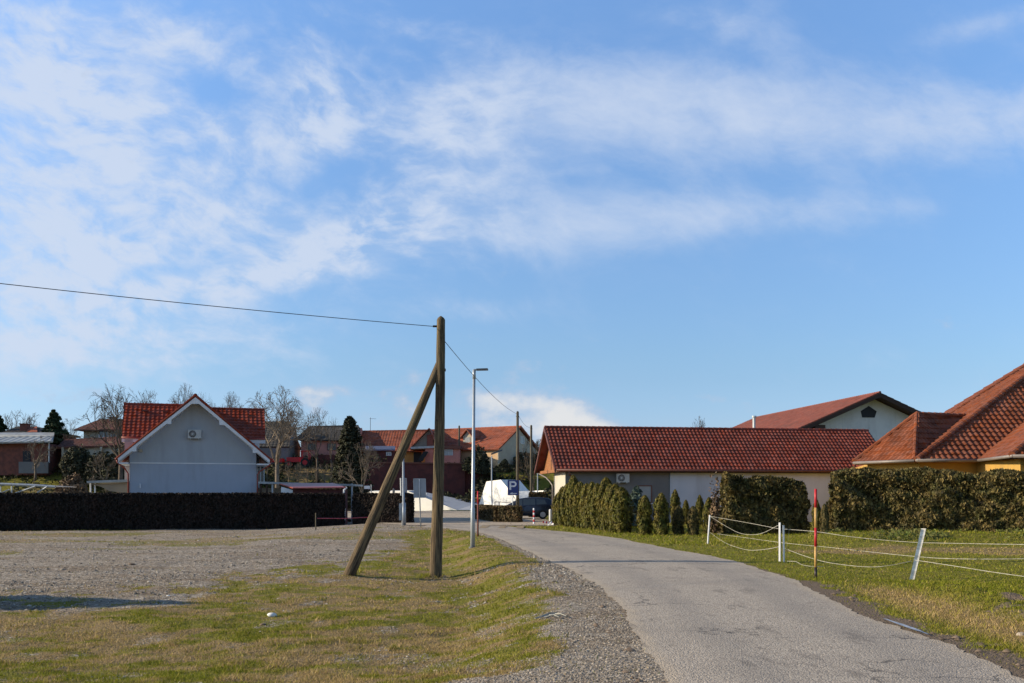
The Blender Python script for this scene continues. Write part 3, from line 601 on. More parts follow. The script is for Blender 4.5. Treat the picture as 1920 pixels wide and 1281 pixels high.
# ------------------------------------------------------------------ roofs, walls, windows
def tile_roof(mb, pts, tw=0.30, rh=0.35, amp=0.035, lift=0.03, ns=6, thick=0.12, prof='wave'):
    pts = [Vector(p) for p in pts]; u = (pts[1] - pts[0]).normalized()
    n = Vector((0, 0, 0))
    for i in range(len(pts)): n += (pts[i] - pts[0]).cross(pts[(i + 1) % len(pts)] - pts[0])
    n.normalize()
    if n.z < 0: n = -n
    v = n.cross(u)
    if v.z < 0: v = -v
    q = [((p - pts[0]).dot(u), (p - pts[0]).dot(v)) for p in pts]; vmax = max(b for a, b in q)
    mb.prism([p - n * 0.004 for p in pts], -n * thick)
    def rng_(vv):
        vv = min(max(vv, 1e-5), vmax - 1e-5); c = []
        for i in range(len(q)):
            (a0, b0), (a1, b1) = q[i], q[(i + 1) % len(q)]
            if (b0 - vv) * (b1 - vv) <= 0 and abs(b1 - b0) > 1e-9: c.append(a0 + (a1 - a0) * (vv - b0) / (b1 - b0))
        return (min(c), max(c)) if len(c) >= 2 else (0, 0)
    nrow = max(1, round(vmax / rh)); rh = vmax / nrow
    def pf(uu):
        f = (uu / tw) % 1.0
        if prof == 'wave': return amp * (0.5 - 0.5 * math.cos(2 * math.pi * f)) ** 1.0
        if prof == 'roll': return amp * (math.sin(math.pi * min(f / 0.55, 1)) if f < 0.55 else 0.0)
        return amp * (1 if f < 0.85 else 0)
    for j in range(nrow):
        v0, v1 = j * rh, (j + 1) * rh; a0, b0 = rng_(v0); a1, b1 = rng_(v1); A, B = min(a0, a1), max(b0, b1)
        k0, k1 = math.floor(A / (tw / ns)), math.ceil(B / (tw / ns)); b_ = len(mb.v); cnt = 0
        sh = (tw / 2 if (j % 2 and prof == 'flat') else 0)
        for k in range(k0, k1 + 1):
            uu = k * tw / ns; u0 = min(max(uu, a0), b0); u1 = min(max(uu, a1), b1); p = pf(uu + sh)
            mb.v.append(pts[0] + u * u0 + v * v0 + n * 0.0); mb.v.append(pts[0] + u * u0 + v * (v0 - 0.001) + n * (lift + p)); mb.v.append(pts[0] + u * u1 + v * v1 + n * p); cnt += 1
        for k in range(cnt - 1):
            i = b_ + 3 * k
            mb.face(i, i + 3, i + 4, i + 1); mb.face(i + 1, i + 4, i + 5, i + 2)
def ridge_tiles(mb, p0, p1, r=0.11, step=0.36, drop=0.02, n=9):
    p0, p1 = Vector(p0), Vector(p1); L = (p1 - p0).length; k = max(1, round(L / step)); d = (p1 - p0) / k
    for i in range(k):
        a = p0 + d * i - Vector((0, 0, drop)); mb.path([a - d * 0.06, a + d * 1.02], [r * 1.12, r * 0.9], n)
def window(parent, c, u, w, h, n, fm=None, pm=None, mull=1, name='window', fr=0.07, shut=None):
    c, u, n = Vector(c), Vector(u).normalized(), Vector(n).normalized(); z = Vector((0, 0, 1)); m = MB()
    hw, hh = w / 2, h / 2
    m.obox(c + z * (hh - fr / 2) + n * 0.03, u * hw, z * fr / 2, n * 0.035); m.obox(c - z * (hh - fr / 2) + n * 0.03, u * hw, z * fr / 2, n * 0.035)
    m.obox(c - u * (hw - fr / 2) + n * 0.03, u * fr / 2, z * (hh - fr), n * 0.035); m.obox(c + u * (hw - fr / 2) + n * 0.03, u * fr / 2, z * (hh - fr), n * 0.035)
    for k in range(mull): m.obox(c + u * (w * ((k + 1) / (mull + 1) - 0.5)) + n * 0.03, u * fr * 0.4, z * (hh - fr), n * 0.03)
    f = m.build(name, fm or white_paint, parent); g = MB(); g.obox(c + n * 0.012, u * (hw - fr * 0.9), z * (hh - fr * 0.9), n * 0.008)
    g.build('pane', pm or pane_m, f)
    return f
def gutter(parent, a, b, m, r=0.065, down=None, name='gutter'):
    k = MB(); k.path([a, b], r, 8); o = k.build(name, m, parent, True)
    if down:
        k = MB(); k.path(down, 0.05, 8); k.build('downpipe', m, parent, True)
    return o
def air_con(parent, c, u, n, w=0.82, h=0.56):
    c, u, n = Vector(c), Vector(u), Vector(n); z = Vector((0, 0, 1)); m = MB()
    m.obox(c + n * 0.20, u * w / 2, z * h / 2, n * 0.14); m.obox(c + n * 0.2 - z * (h / 2 + 0.03) - u * w * 0.3, u * 0.025, z * 0.03, n * 0.17); m.obox(c + n * 0.2 - z * (h / 2 + 0.03) + u * w * 0.3, u * 0.025, z * 0.03, n * 0.17)
    m.obox(c + n * 0.345 + u * w * 0.33 + z * h * 0.05, u * 0.1, z * 0.04, n * 0.004)
    o = m.build('air_conditioner', ac_white, parent); k = MB(); fc = c + n * 0.342 - u * w * 0.15
    k.path([fc, fc + n * 0.02], h * 0.40, 20); g = k.build('fan_grille', dark_metal, o)
    k = MB(); k.path([fc + n * 0.02, fc + n * 0.03], h * 0.07, 12)
    for a in range(10):
        t = a * math.pi / 10; dd = u * math.cos(t) + z * math.sin(t); k.obox(fc + n * 0.026, dd * h * 0.38, dd.cross(n) * 0.006, n * 0.003)
    k.build('fan_hub', ac_white, o)
    return o

# ------------------------------------------------------------------ left gabled house
def gabled_house():
    th = R(16.5); ct, st_ = math.cos(th), math.sin(th); Cx, Cy = XP(362.5, 65.0), 65.0
    t = thing('gabled_house', 'pale blue-grey house with white bargeboards and scarlet tile roof behind the dark hedge', 'house', (Cx, Cy, 0))
    t.rotation_euler = (0, 0, th); ORG[t.name] = Vector((0, 0, 0))          # parts are built in the house's own axes
    def hx(px, D): k = (px - 960) / F; return (k * (Cy + D * ct) - Cx + D * st_) / (ct - k * st_)
    def hzz(px, py, D): return ZP(py, Cy + hx(px, D) * st_ + D * ct)
    def HP(px, py, D): return Vector((hx(px, D), D, hzz(px, py, D)))
    Yw, Yo, yb = 1.0, 0.0, 12.0
    xl, xr = hx(243, Yw), hx(480.5, Yw); ze = hzz(362, 869, Yw); apex_z = hzz(365, 742, Yo); cx = 0.0
    hwid = (hx(507, 0) - hx(217, 0)) / 2; cx = (hx(507, 0) + hx(217, 0)) / 2 + 0.05; ex_l, ex_r = cx - hwid, cx + hwid; eave_z = hzz(362, 861.5, Yo); slope = (apex_z - eave_z) / hwid
    zat = lambda x: apex_z - abs(x - cx) * slope - 0.28
    m = MB(); m.prism([(xl, Yw, -0.8), (xr, Yw, -0.8), (xr, Yw, zat(xr)), (cx, Yw, zat(cx)), (xl, Yw, zat(xl))], (0, yb - Yw, 0)); m.build('front_wall', plaster_blue, t)
    m = MB(); m.prism([(xl - 0.004, Yw - 0.006, ze + 0.036), (xr + 0.004, Yw - 0.006, ze + 0.036), (cx, Yw - 0.006, zat(cx))], (0, 0.004, 0)); m.build('upper_wall', mat('plaster_dove', (0.37, 0.40, 0.42), (0.345, 0.37, 0.39), 0.9, 0.6, 0.25, 60, stain=((0.16, 0.15, 0.135), (1.6, 1.6, 0.22), 0.18)), t)
    m = MB(); m.box(xl + 0.02, xr - 0.02, Yw - 0.03, Yw + 0.02, ze - 0.035, ze + 0.035); m.build('string_course', white_paint, t)
    m = MB(); m.box(hx(233.5, 4.0), xl - 0.01, 4.0, 10.0, -0.8, 5.55); m.build('side_wall', plaster_pinkish, t)
    m = MB(); m.box(xr + 0.01, hx(496, 4.0) - 0.35, 4.0, 10.0, -0.8, 5.40); m.build('rear_wall', plaster_white, t)
    m = MB(); A = (ex_l, Yo, eave_z); B = (ex_l, yb, eave_z); C = (cx, yb, apex_z); D = (cx, Yo, apex_z)
    tile_roof(m, [A, B, C, D], 0.30, 0.36, 0.03, 0.035, 3, 0.16)
    tile_roof(m, [(ex_r, Yo, eave_z), (ex_r, yb, eave_z), C, D], 0.30, 0.36, 0.03, 0.035, 3, 0.16)
    ridge_tiles(m, (cx, Yo, apex_z + 0.03), (cx, yb, apex_z + 0.03), 0.12)
    for sx, ex in ((-1, ex_l), (1, ex_r)): m.path([(ex, Yo - 0.03, eave_z + 0.03), (cx, Yo - 0.03, apex_z + 0.05)], 0.07, 6)
    m.build('front_roof', tile_scarlet, t)
    # bargeboards with stepped ends, offsets from the peak
    mp = hwid / 145.0; mz = 65.0 / F
    for sgn in (-1, 1):
        q = [(0, 3), (143, 119), (141.6, 124.5), (118.6, 106), (109, 106), (109, 97), (54, 54), (45, 54), (45, 46), (7, 15.5), (0, 15.5)]
        m = MB(); m.prism([(cx + sgn * a_ * mp, Yo - 0.05, apex_z - b_ * mz) for a_, b_ in q], (0, 0.08, 0)); m.build('bargeboard', white_paint, t)
    for s_, ex in ((-1, ex_l), (1, ex_r)):
        m = MB(); m.prism([(ex - s_ * 0.05, Yo + 0.06, eave_z - 0.22), (cx, Yo + 0.06, apex_z - 0.24), (cx, Yo + 0.06, apex_z - 0.29), (ex - s_ * 0.05, Yo + 0.06, eave_z - 0.27)], (0, Yw - Yo - 0.08, 0)); m.build('soffit', white_paint, t)
    m = MB(); m.box(ex_l + 0.12, xl - 0.01, Yo + 0.1, 4, ze - 0.10, ze + 0.0); m.build('eave_box', white_paint, t)
    m = MB(); m.box(xr + 0.01, ex_r - 0.12, Yo + 0.1, 4, ze - 0.10, ze + 0.0); m.build('eave_box', white_paint, t)
    for (pl, pe, pye, pyr, pr, side) in ((232.5, 228, 819, 757.5, 340, -1), (496, 497.5, 822, 768.5, 390, 1)):
        zr, ze2 = hzz(pl, pyr, 7.0), hzz(pe, pye, 4.0); a_, b_ = hx(pe, 4.0), cx + side * (-0.3); c_ = hx(pl, 7.0); c2 = hx(pl, 7.0)
        m = MB(); tile_roof(m, [(min(a_, b_), 4.0, ze2), (max(a_, b_), 4.0, ze2), (max(b_, c_), 7.0, zr), (min(b_, c_), 7.0, zr)], 0.30, 0.36, 0.03, 0.035, 4, 0.14)
        tile_roof(m, [(min(a_, b_), 10.0, ze2), (max(a_, b_), 10.0, ze2), (max(b_, c_), 7.0, zr), (min(b_, c_), 7.0, zr)], 0.30, 0.5, 0.03, 0.035, 3, 0.14)
        ridge_tiles(m, (min(b_, c_), 7.0, zr + 0.02), (max(b_, c_), 7.0, zr + 0.02), 0.1)
        rf = m.build('cross_roof', tile_scarlet, t)
        e2 = ex_l + 1.6 if side < 0 else ex_r - 1.6; x0, x1 = min(a_, e2), max(a_, e2)
        m = MB(); m.box(x0, x1, 4.0, 4.06, ze2 - 0.36, ze2 - 0.10); m.box(x0 + .05, x1, 4.06, 5.0, ze2 - 0.36, ze2 - 0.30); m.build('fascia', white_paint, t)
        gutter(t, (x0, 3.95, ze2 - 0.05), (x1, 3.95, ze2 - 0.05), red_metal, 0.06)
        for px_, py_ in (((272, 770), (310, 771)) if side < 0 else ((470, 780),)):
            m = MB(); m.obox(HP(px_, py_, 6.3) + Vector((0, -0.05, 0.0)), (0.18, 0, 0), (0, 0.08, 0), (0, 0, 0.05)); m.build('roof_vent', tile_brown, rf)
    gutter(t, (ex_l - 0.03, Yo, eave_z - 0.02), (ex_l - 0.03, 4, eave_z - 0.02), red_metal, 0.08,
           [(ex_l, Yo + 0.1, eave_z - 0.05), (ex_l + 0.04, Yo + 0.1, eave_z - 0.25), (xl - 0.30, Yw - 0.1, ze - 0.35), (xl - 0.08, Yw - 0.06, ze - 0.7), (xl - 0.08, Yw - 0.06, -0.4)])
    gutter(t, (ex_r + 0.03, Yo, eave_z - 0.02), (ex_r + 0.03, 4, eave_z - 0.02), red_metal, 0.08,
           [(ex_r, Yo + 0.1, eave_z - 0.05), (ex_r - 0.1, Yo + 0.1, eave_z - 0.35), (xr + 0.30, Yw - 0.1, ze - 0.45), (xr + 0.08, Yw - 0.06, ze - 0.7), (xr + 0.08, Yw - 0.06, -0.4)])
    air_con(t, HP(365, 814.5, Yw), (1, 0, 0), (0, -1, 0), 0.84, 0.57)
    m = MB(); m.obox(HP(263, 911, Yw) + Vector((0, -0.05, 0)), (0.035, 0, 0), (0, 0.05, 0), (0, 0, 0.15)); m.build('wall_lamp', sign_white, t)
    m = MB(); m.obox(HP(264, 845, Yw) + Vector((0, -0.06, 0)), (0.11, 0, 0), (0, 0.06, 0), (0, 0, 0.09)); m.build('junction_box', plaster_beige, t)
    window(t, (hx(488.5, 4.0), 4.0, hzz(488, 888, 4.0)), (1, 0, 0), 0.55, 1.3, (0, -1, 0), white_paint, pane_m)
gabled_house()

# canopies and shed beside it
t = thing('flat_canopy', 'white flat canopy with beige awning left of the pale blue house', 'canopy', (-28.6, 67, -0.3))
m = MB(); m.prism([P(162, 902, 66), P(240, 899, 66), P(240, 904, 66), P(163, 906, 66)], (0, 3.0, 0)); m.build('canopy_roof', sheet_metal, t)
m = MB(); m.prism([P(171, 908, 66.3), P(239, 905, 66.3), P(239, 925, 66.3), P(205, 921, 66.3), P(190, 913, 66.3)], (0, 0.05, 0)); m.build('awning', canvas_m, t)
for px_ in (170, 178):
    m = MB(); a = P(px_, 906, 66.6); m.path([(a.x, a.y, -0.4), a], 0.06, 8); m.build('post', white_paint, t)
t = thing('porch', 'long low grey-edged porch roof on posts at the right of the pale blue house', 'porch', (-14, 67, -0.3))
m = MB(); m.prism([P(484, 903, 66.5), P(666, 908, 66.5), P(666, 911.5, 66.5), P(484, 907, 66.5)], (0, 3.5, 0)); m.build('porch_roof', sheet_metal, t)
for px_ in (489, 500, 511, 530, 660):
    m = MB(); a = P(px_, 907, 66.7); m.box(a.x - 0.05, a.x + 0.05, a.y - 0.05, a.y + 0.05, -0.4, a.z); m.build('post', galv if px_ in (511, 660) else dark_wood, t)
m = MB(); a, b = P(484, 915, 67.5), P(530, 940, 67.5); m.box(a.x, b.x, 67.5, 67.6, -0.3, a.z); m.build('back_panel', canvas_m, t)
t = thing('garden_shed', 'low shed with red sloping roof and white end wall peeking over the hedge', 'shed', (-14, 64, -0.38))
m = MB(); m.prism([P(527, 913, 64.2), P(549, 919, 64.2), P(549, 932, 64.2), P(549, 990, 64.2), P(527, 990, 64.2)], (0, 0.1, 0)); m.build('end_wall', white_paint, t)
m = MB(); m.prism([P(549.4, 916, 64.15), P(641, 918, 64.15), P(641, 990, 64.15), P(549.4, 990, 64.15)], (0, 2.2, 0)); m.build('front_wall', dark_brick, t)
m = MB(); m.prism([P(524, 908.5, 65.5), P(624, 907.5, 66.2), P(648, 915.5, 63.9), P(549, 916.5, 63.7)], (0, 0, 0.07)); m.build('roof', red_metal, t)
m = MB(); a = P(645, 917, 64); pts = [P(645, 917, 63.9)]
pts = [P(650, 914, 64), P(645, 919, 63.9), P(644, 935, 63.9), P(646, 955, 63.9), P(645, 984, 63.9)]; m.path(pts, 0.07, 7); m.build('downpipe', white_paint, t)

t = thing('pergola_frame', 'grey metal carport frame with slanting struts at the far left above the hedge', 'carport frame', (-31, 63.5, -0.3))
m = MB(); m.path([P(-20, 907, 64), P(60, 910, 64), P(104, 913, 64)], 0.10, 6); m.build('beam', galv, t)
for a, b in (((22, 912), (22, 985)), ((26, 926), (66, 912)), ((26, 926), (26, 985)), ((-6, 928), (18, 918)), ((70, 924), (88, 913)), ((1, 912), (1, 945))):
    m = MB(); m.path([P(*a, 63.9), P(*b, 63.9)], 0.05, 6); m.build('strut', galv, t)
m = MB(); m.prism([P(-30, 905, 64), P(105, 912, 64), P(105, 913.5, 64), P(-30, 907, 64)], (0, 3, 0)); m.build('panel', sheet_metal, t)

# ------------------------------------------------------------------ long low building on the right
def long_building():
    A = Vector((2.72, 62.0, 0)); u = Vector((21.28, 3.3, 0)).normalized(); v = Vector((-u.y, u.x, 0)); L = 22.8; W2 = 3.6; ze, zr = 3.36, 6.20
    t = thing('long_building', 'long low building with wine red tile roof and grey and pale walls behind the thujas', 'building', (12, 66, 0))
    q = lambda a, b, z: A + u * a + v * b + Vector((0, 0, z))
    m = MB(); tile_roof(m, [q(0, 0, ze), q(L, 0, ze), q(L, W2, zr), q(0, W2, zr)], 0.262, 0.35, 0.045, 0.05, 8, 0.10)
    tile_roof(m, [q(0, 2 * W2, ze), q(L, 2 * W2, ze), q(L, W2, zr), q(0, W2, zr)], 0.30, 0.6, 0.03, 0.03, 3, 0.10)
    ridge_tiles(m, q(0, W2, zr + 0.05), q(L, W2, zr + 0.05), 0.10, 0.4); m.build('roof', tile_red, t)
    m = MB()
    for b in (0, 2 * W2): m.obox((q(-0.02, b, ze) + q(-0.02, W2, zr)) / 2 + Vector((0, 0, -0.06)), (q(0, b, ze) - q(0, W2, zr)) / 2, u * 0.05, Vector((0, 0, 0.13)))
    m.build('verge_board', brown_metal, t)
    m = MB(); m.prism([q(0.50, 0.35, ze - 0.02), q(0.50, 2 * W2 - 0.35, ze - 0.02), q(0.50, W2, zr - 0.25)], u * 0.08)
    m.obox(q(0.35, W2, ze - 0.06), u * 0.09, v * (W2 - 0.15), Vector((0, 0, 0.10))); m.build('gable_boarding', warm_wood, t)
    s = (1262 - 960) / F; ox = 0.62
    # where the wall colour changes
    W = lambda a: q(a, 0.55, 0)
    asp = 0
    for i in range(400):
        a = i * 0.06; p = W(a)
        if 960 + F * p.x / p.y > 1256: asp = a; break
    m = MB(); c = [W(0.77), W(asp), q(asp, 4.10, 0), q(0.77, 4.10, 0)]; m.prism([p + Vector((0, 0, -0.2)) for p in c], (0, 0, ze + 0.32)); m.build('grey_wall', plaster_grey, t)
    m = MB(); c = [q(asp + 0.003, 0.50, 0), q(L - 0.4, 0.50, 0), q(L - 0.4, 4.15, 0), q(asp + 0.003, 4.15, 0)]; m.prism([p + Vector((0, 0, -0.2)) for p in c], (0, 0, ze + 0.30)); m.build('pale_wall', plaster_pale, t)
    m = MB(); c = [q(0.765, 0.53, 0), q(0.765, 4.12, 0), q(0.72, 4.12, 0), q(0.72, 0.53, 0)]; m.prism([p + Vector((0, 0, -0.2)) for p in c], (0, 0, ze + 0.15)); m.build('end_wall', plaster_cream, t)
    m = MB(); m.obox(q(L / 2, 0.28, ze - 0.16), u * (L / 2 - 0.1), v * 0.26, Vector((0, 0, 0.03)))
    m.build('eave_boards', dark_wood, t)
    for k in range(24):
        m = MB(); m.obox(q(0.8 + k * 0.93, 0.25, ze - 0.10), u * 0.05, v * 0.24, Vector((0, 0, 0.07))); m.build('rafter_end', dark_wood, t)
    gutter(t, q(0.05, -0.07, ze - 0.05), q(L, -0.07, ze - 0.05), brown_metal, 0.075,
           [q(0.85, -0.02, ze - 0.1), q(0.9, 0.05, ze - 0.35), q(1.35, 0.46, ze - 0.75), q(1.38, 0.46, ze - 0.95), q(1.38, 0.46, 0)])
    m = MB(); m.path([q(0.2, 2 * W2 - 0.1, ze - 0.1), q(0.35, W2 * 1.4, ze - 0.42), q(0.52, 4.5, ze - 0.72), q(0.62, 4.2, ze - 0.95), q(0.62, 4.15, ze - 1.15), q(0.62, 4.15, 0.05)], 0.05, 8); m.build('downpipe', gutter_grey, t, True)
    # on-wall items
    def wall_pt(px_, py_):
        for i in range(1000):
            a = i * 0.024; p = W(a)
            if 960 + F * p.x / p.y > px_: break
        return Vector((p.x, p.y, ZP(py_, p.y)))
    air_con(t, wall_pt(1166, 896.5), u, -v, 0.80, 0.55)
    c = wall_pt(1208, 927); window(t, c, u, 0.95, 1.15, -v, brown_metal, curtain_m, 0, fr=0.06)
    m = MB(); m.obox(c - v * 0.03 - Vector((0, 0, 0.6)), u * 0.52, v * 0.06, Vector((0, 0, 0.025))); m.build('window_sill', white_paint, t)
long_building()

# ------------------------------------------------------------------ hall with shallow red roof behind it
def hall():
    t = thing('hall', 'large hall with shallow brick red roof and five-sided gable window rising behind the long building', 'hall', (38, 105, 0))
    pk = P(1650, 736, 95); ax = Vector((-4.2, 30, 0)); axn = ax.normalized(); side = Vector((axn.y, -axn.x, 0)); sl = 0.43
    hw = 9.2
    rp = pk; rb = P(1415, 783, 125.5); rb.z = pk.z - 0.05; ax = rb - rp
    L0 = rp - side * hw + Vector((0, 0, -hw * sl)); R0 = rp + side * hw + Vector((0, 0, -hw * sl)); L1 = rb - side * hw + Vector((0, 0, -hw * sl)); R1 = rb + side * hw + Vector((0, 0, -hw * sl))
    m = MB(); tile_roof(m, [L0, L1, rb, rp], 0.30, 0.36, 0.03, 0.035, 2, 0.12); tile_roof(m, [R0, R1, rb, rp], 0.6, 0.8, 0.03, 0.035, 2, 0.12)
    ridge_tiles(m, rp + Vector((0, 0, .03)), rb + Vector((0, 0, .03)), 0.12, 0.45, n=6); m.build('roof', tile_brick, t)
    m = MB()
    for e in (L0, R0): m.obox((e + rp) / 2 + Vector((0, 0, -0.26)) - axn * 0.04, (e - rp) / 2, axn * 0.06, Vector((0, 0, 0.20)))
    for e in (L0, R0): m.obox((e + rp) / 2 + Vector((0, 0, -0.30)) + axn * 0.75, (e - rp) / 2 * 0.98, axn * 0.70, Vector((0, 0, 0.05)))
    m.obox(rp - side * 6.0 + Vector((0, 0, -6.0 * sl - 0.75)) + axn * 0.7, side * 0.5, axn * 0.7, Vector((0, 0, 0.18)))
    m.obox(rp + side * 6.0 + Vector((0, 0, -6.0 * sl - 0.75)) + axn * 0.7, side * 0.5, axn * 0.7, Vector((0, 0, 0.18)))
    m.build('gable_boards', dark_wood, t)
    w = hw - 0.8; o = rp + axn * 1.5
    m = MB(); m.prism([o - side * w + Vector((0, 0, -o.z)), o + side * w + Vector((0, 0, -o.z)), o + side * w + Vector((0, 0, -w * sl - 0.45)), o + Vector((0, 0, -0.42)), o - side * w + Vector((0, 0, -w * sl - 0.45))], axn * 26)
    m.build('wall', plaster_white, t)
    c = o + Vector((0, 0, -1.75)) - side * 0.35; m = MB(); s = 0.82
    m.prism([c + side * x * s - axn * 0.03 + Vector((0, 0, z * s)) for x, z in ((-0.85, -0.65), (0.72, -0.65), (0.98, 0.1), (-0.02, 0.72), (-1.02, 0.1))], axn * 0.02); m.build('window', black, t)
    m = MB(); a = P(1414, 812, 96); m.path([(a.x, a.y, 5), (a.x, a.y, ZP(783, 96))], 0.14, 10); m.path([(a.x, a.y, ZP(783, 96)), (a.x, a.y, ZP(780, 96))], 0.22, 10); m.build('chimney_pipe', galv, t)
hall()

# ------------------------------------------------------------------ yellow house at the right edge
def yellow_house():
    t = thing('yellow_house', 'yellow house with steep terracotta hipped roofs cut by the right edge', 'house', (24, 52, 0))
    zE = 3.4
    D0, D1, D2 = Vector((19.4, 53.5, zE)), Vector((18.9, 46.5, zE)), Vector((34, 47.6, zE)); AP = Vector((18.9 + 14.7, 46.5 + 11.0, 11.65))
    m = MB(); m2 = MB()
    tile_roof(m, [D1, D2, AP + Vector((2, 0, 0)), AP], 0.30, 0.36, 0.055, 0.045, 8, 0.12)
    tile_roof(m, [D0, D1, AP], 0.30, 0.36, 0.055, 0.045, 8, 0.12)
    D4 = Vector((35, 70, zE)); tile_roof(m, [D0, Vector((23, 68, zE)), AP + Vector((0, 1, 0)), AP], 0.4, 0.6, 0.05, 0.04, 3, 0.12)
    m.build('main_roof', tile_terracotta, t)
    ridge_tiles(m2, D1 + Vector((0.05, 0.0, 0.05)), AP + Vector((0, 0, 0.06)), 0.135, 0.38); ridge_tiles(m2, D0 + Vector((0, 0, 0.05)), AP + Vector((0, 0, 0.08)), 0.12, 0.38)
    m2.build('hip_tiles', tile_terracotta, t)
    # small wing with a hipped end
    C1, C2 = Vector((17.25, 50.3, zE)), Vector((18.98, 46.95, zE)); A = Vector((20.28, 49.9, 5.78)); rdir = Vector((0.93, 0.36, 0)).normalized(); A2 = A + rdir * 4.5
    m = MB(); tile_roof(m, [C1, C2, A], 0.27, 0.34, 0.05, 0.045, 8, 0.10)
    E2 = C2 + rdir * 5; tile_roof(m, [C2 + Vector((0, 0.02, 0)), E2 + Vector((0, 0.6, 0)), A2, A], 0.27, 0.34, 0.05, 0.045, 8, 0.10)
    m.prism([C1, C1 + rdir * 5, A2, A], (0, 0, -0.1)); m.build('wing_roof', tile_terracotta, t)
    m = MB(); ridge_tiles(m, C1 + Vector((0, 0, 0.05)), A + Vector((0, 0, 0.06)), 0.12, 0.36); ridge_tiles(m, C2 + Vector((0, 0, 0.05)), A + Vector((0, 0, 0.06)), 0.11, 0.36); ridge_tiles(m, A + Vector((0, 0, 0.05)), A2 + Vector((0, 0, 0.05)), 0.11, 0.38); m.build('hip_tiles', tile_terracotta, t)
    # front wing on the right
    E1 = Vector((20.9, 41.6, zE)); G = Vector((25.2, 45.2, 5.75)); G2 = Vector((27.0, 53.0, 5.75)); VD = Vector((21.85, 46.72, zE)); E3 = Vector((29.5, 41.2, zE))
    m = MB(); tile_roof(m, [VD, E1, G, G2 - Vector((0.3, 2.0, 0))], 0.30, 0.36, 0.03, 0.03, 5, 0.10); tile_roof(m, [E1, E3, G], 0.30, 0.36, 0.055, 0.045, 8, 0.10); m.build('front_wing_roof', tile_terracotta, t)
    m = MB(); ridge_tiles(m, E1 + Vector((0, 0, 0.05)), G + Vector((0, 0, 0.06)), 0.135, 0.38); m.build('hip_tiles', tile_terracotta, t)
    gut = MB()
    for a, b in ((C1, C2), (C2 + Vector((0, -0.3, 0)), D1), (D1, Vector((21.9, 46.7, zE))), (VD, E1), (E1, E3)):
        gut.path([a + Vector((-0.03, -0.10, -0.04)), b + Vector((-0.03, -0.10, -0.04))], 0.075, 8)
    gut.build('gutter', gutter_grey, t, True)
    m = MB(); m.prism([(17.95, 50.2, -0.2), (19.45, 47.5, -0.2), (22.2, 47.5, -0.2), (34, 48.2, -0.2), (34, 66, -0.2), (22, 66, -0.2)], (0, 0, 3.52)); m.build('wall', plaster_yellow, t)
    m = MB(); m.prism([(22.2, 47.48, -0.2), (21.7, 42.5, -0.2), (30, 42.1, -0.2), (30, 47.48, -0.2)], (0, 0, 3.50)); m.build('front_wall', plaster_yellow, t)
    m = MB(); m.box(21.72, 30, 42.0, 42.15, 2.92, 3.08); m.build('white_band', white_paint, t)
    m = MB()
    for a, b, c_ in ((C1, C2, 0.7),): m.prism([C1 + Vector((0, 0, -0.13)), C2 + Vector((0, 0, -0.13)), Vector((19.5, 47.6, zE - 0.13)), Vector((18.0, 50.4, zE - 0.13))], (0, 0, 0.03))
    m.prism([D1 + Vector((0.05, 0.05, -0.13)), Vector((21.9, 46.8, zE - 0.13)), Vector((21.9, 47.7, zE - 0.13)), Vector((19.4, 47.7, zE - 0.13))], (0, 0, 0.03)); m.build('soffit', warm_wood, t)
    window(t, (20.7, 47.49, 1.6), (1, 0, 0), 1.2, 1.3, (0, -1, 0)); window(t, (25.5, 42.1, 1.6), (1, -0.05, 0), 1.4, 1.3, (0, -1, 0))
    m = MB(); m.obox(P(1650, 885, 49.4), (0.10, 0, 0), (0, 0.1, 0), (0, 0, 0.07)); m.build('wall_lamp', sign_white, t)
yellow_house()

# ------------------------------------------------------------------ houses on the embankment
def gable_roof_house(name, label, cat, eL, eR, ridgeL, ridgeR, depth, wallm, roofm, base_z, over=0.4, hip=(0, 0), group=None, tw=0.5):
    """eL,eR front eave ends (3D), ridgeL,ridgeR ridge ends (3D); rear slope mirrored"""
    eL, eR, rL, rR = map(Vector, (eL, eR, ridgeL, ridgeR)); t = thing(name, label, cat, ((eL.x + eR.x) / 2, (rL.y + rR.y) / 2, base_z), group)
    u = (eR - eL); u.z = 0; u.normalize(); v = Vector((-u.y, u.x, 0))
    def mir(e, r):
        d = (r - e).dot(v); return e + v * 2 * d
    bL, bR = mir(eL, rL), mir(eR, rR); m = MB()
    tile_roof(m, [eL, eR, rR, rL], tw, 0.5, 0.04, 0.04, 3, 0.15); tile_roof(m, [bL, bR, rR, rL], 1.0, 1.0, 0.04, 0.04, 2, 0.15)
    ridge_tiles(m, rL, rR, 0.12, 0.6, n=6)
    if hip[0]: tile_roof(m, [bL, eL, rL], tw, 0.5, 0.04, 0.04, 3, 0.12)
    if hip[1]: tile_roof(m, [bR, eR, rR], tw, 0.5, 0.04, 0.04, 3, 0.12)
    rf = m.build('roof', roofm, t)
    a, b = eL + u * over + v * over, eR - u * over + v * over; c, d = bR - u * over - v * over, bL + u * over - v * over; m = MB(); dz = eL.z - 0.05
    for q in (a, b, c, d): q.z = base_z - 1
    m.prism([a, b, c, d], (0, 0, dz - base_z + 1.1))
    if not hip[0]:
        pk = (a + d) / 2; pk.z = rL.z - 0.35; x0, x1 = a.copy(), d.copy(); x0.z = x1.z = dz; m.prism([x0, x1, pk], u * 0.25)
    if not hip[1]:
        pk = (b + c) / 2; pk.z = rR.z - 0.35; x0, x1 = b.copy(), c.copy(); x0.z = x1.z = dz; m.prism([x0, x1, pk], -u * 0.25)
    m.build('wall', wallm, t)
    return t, u, v, rf, a, b, c, d
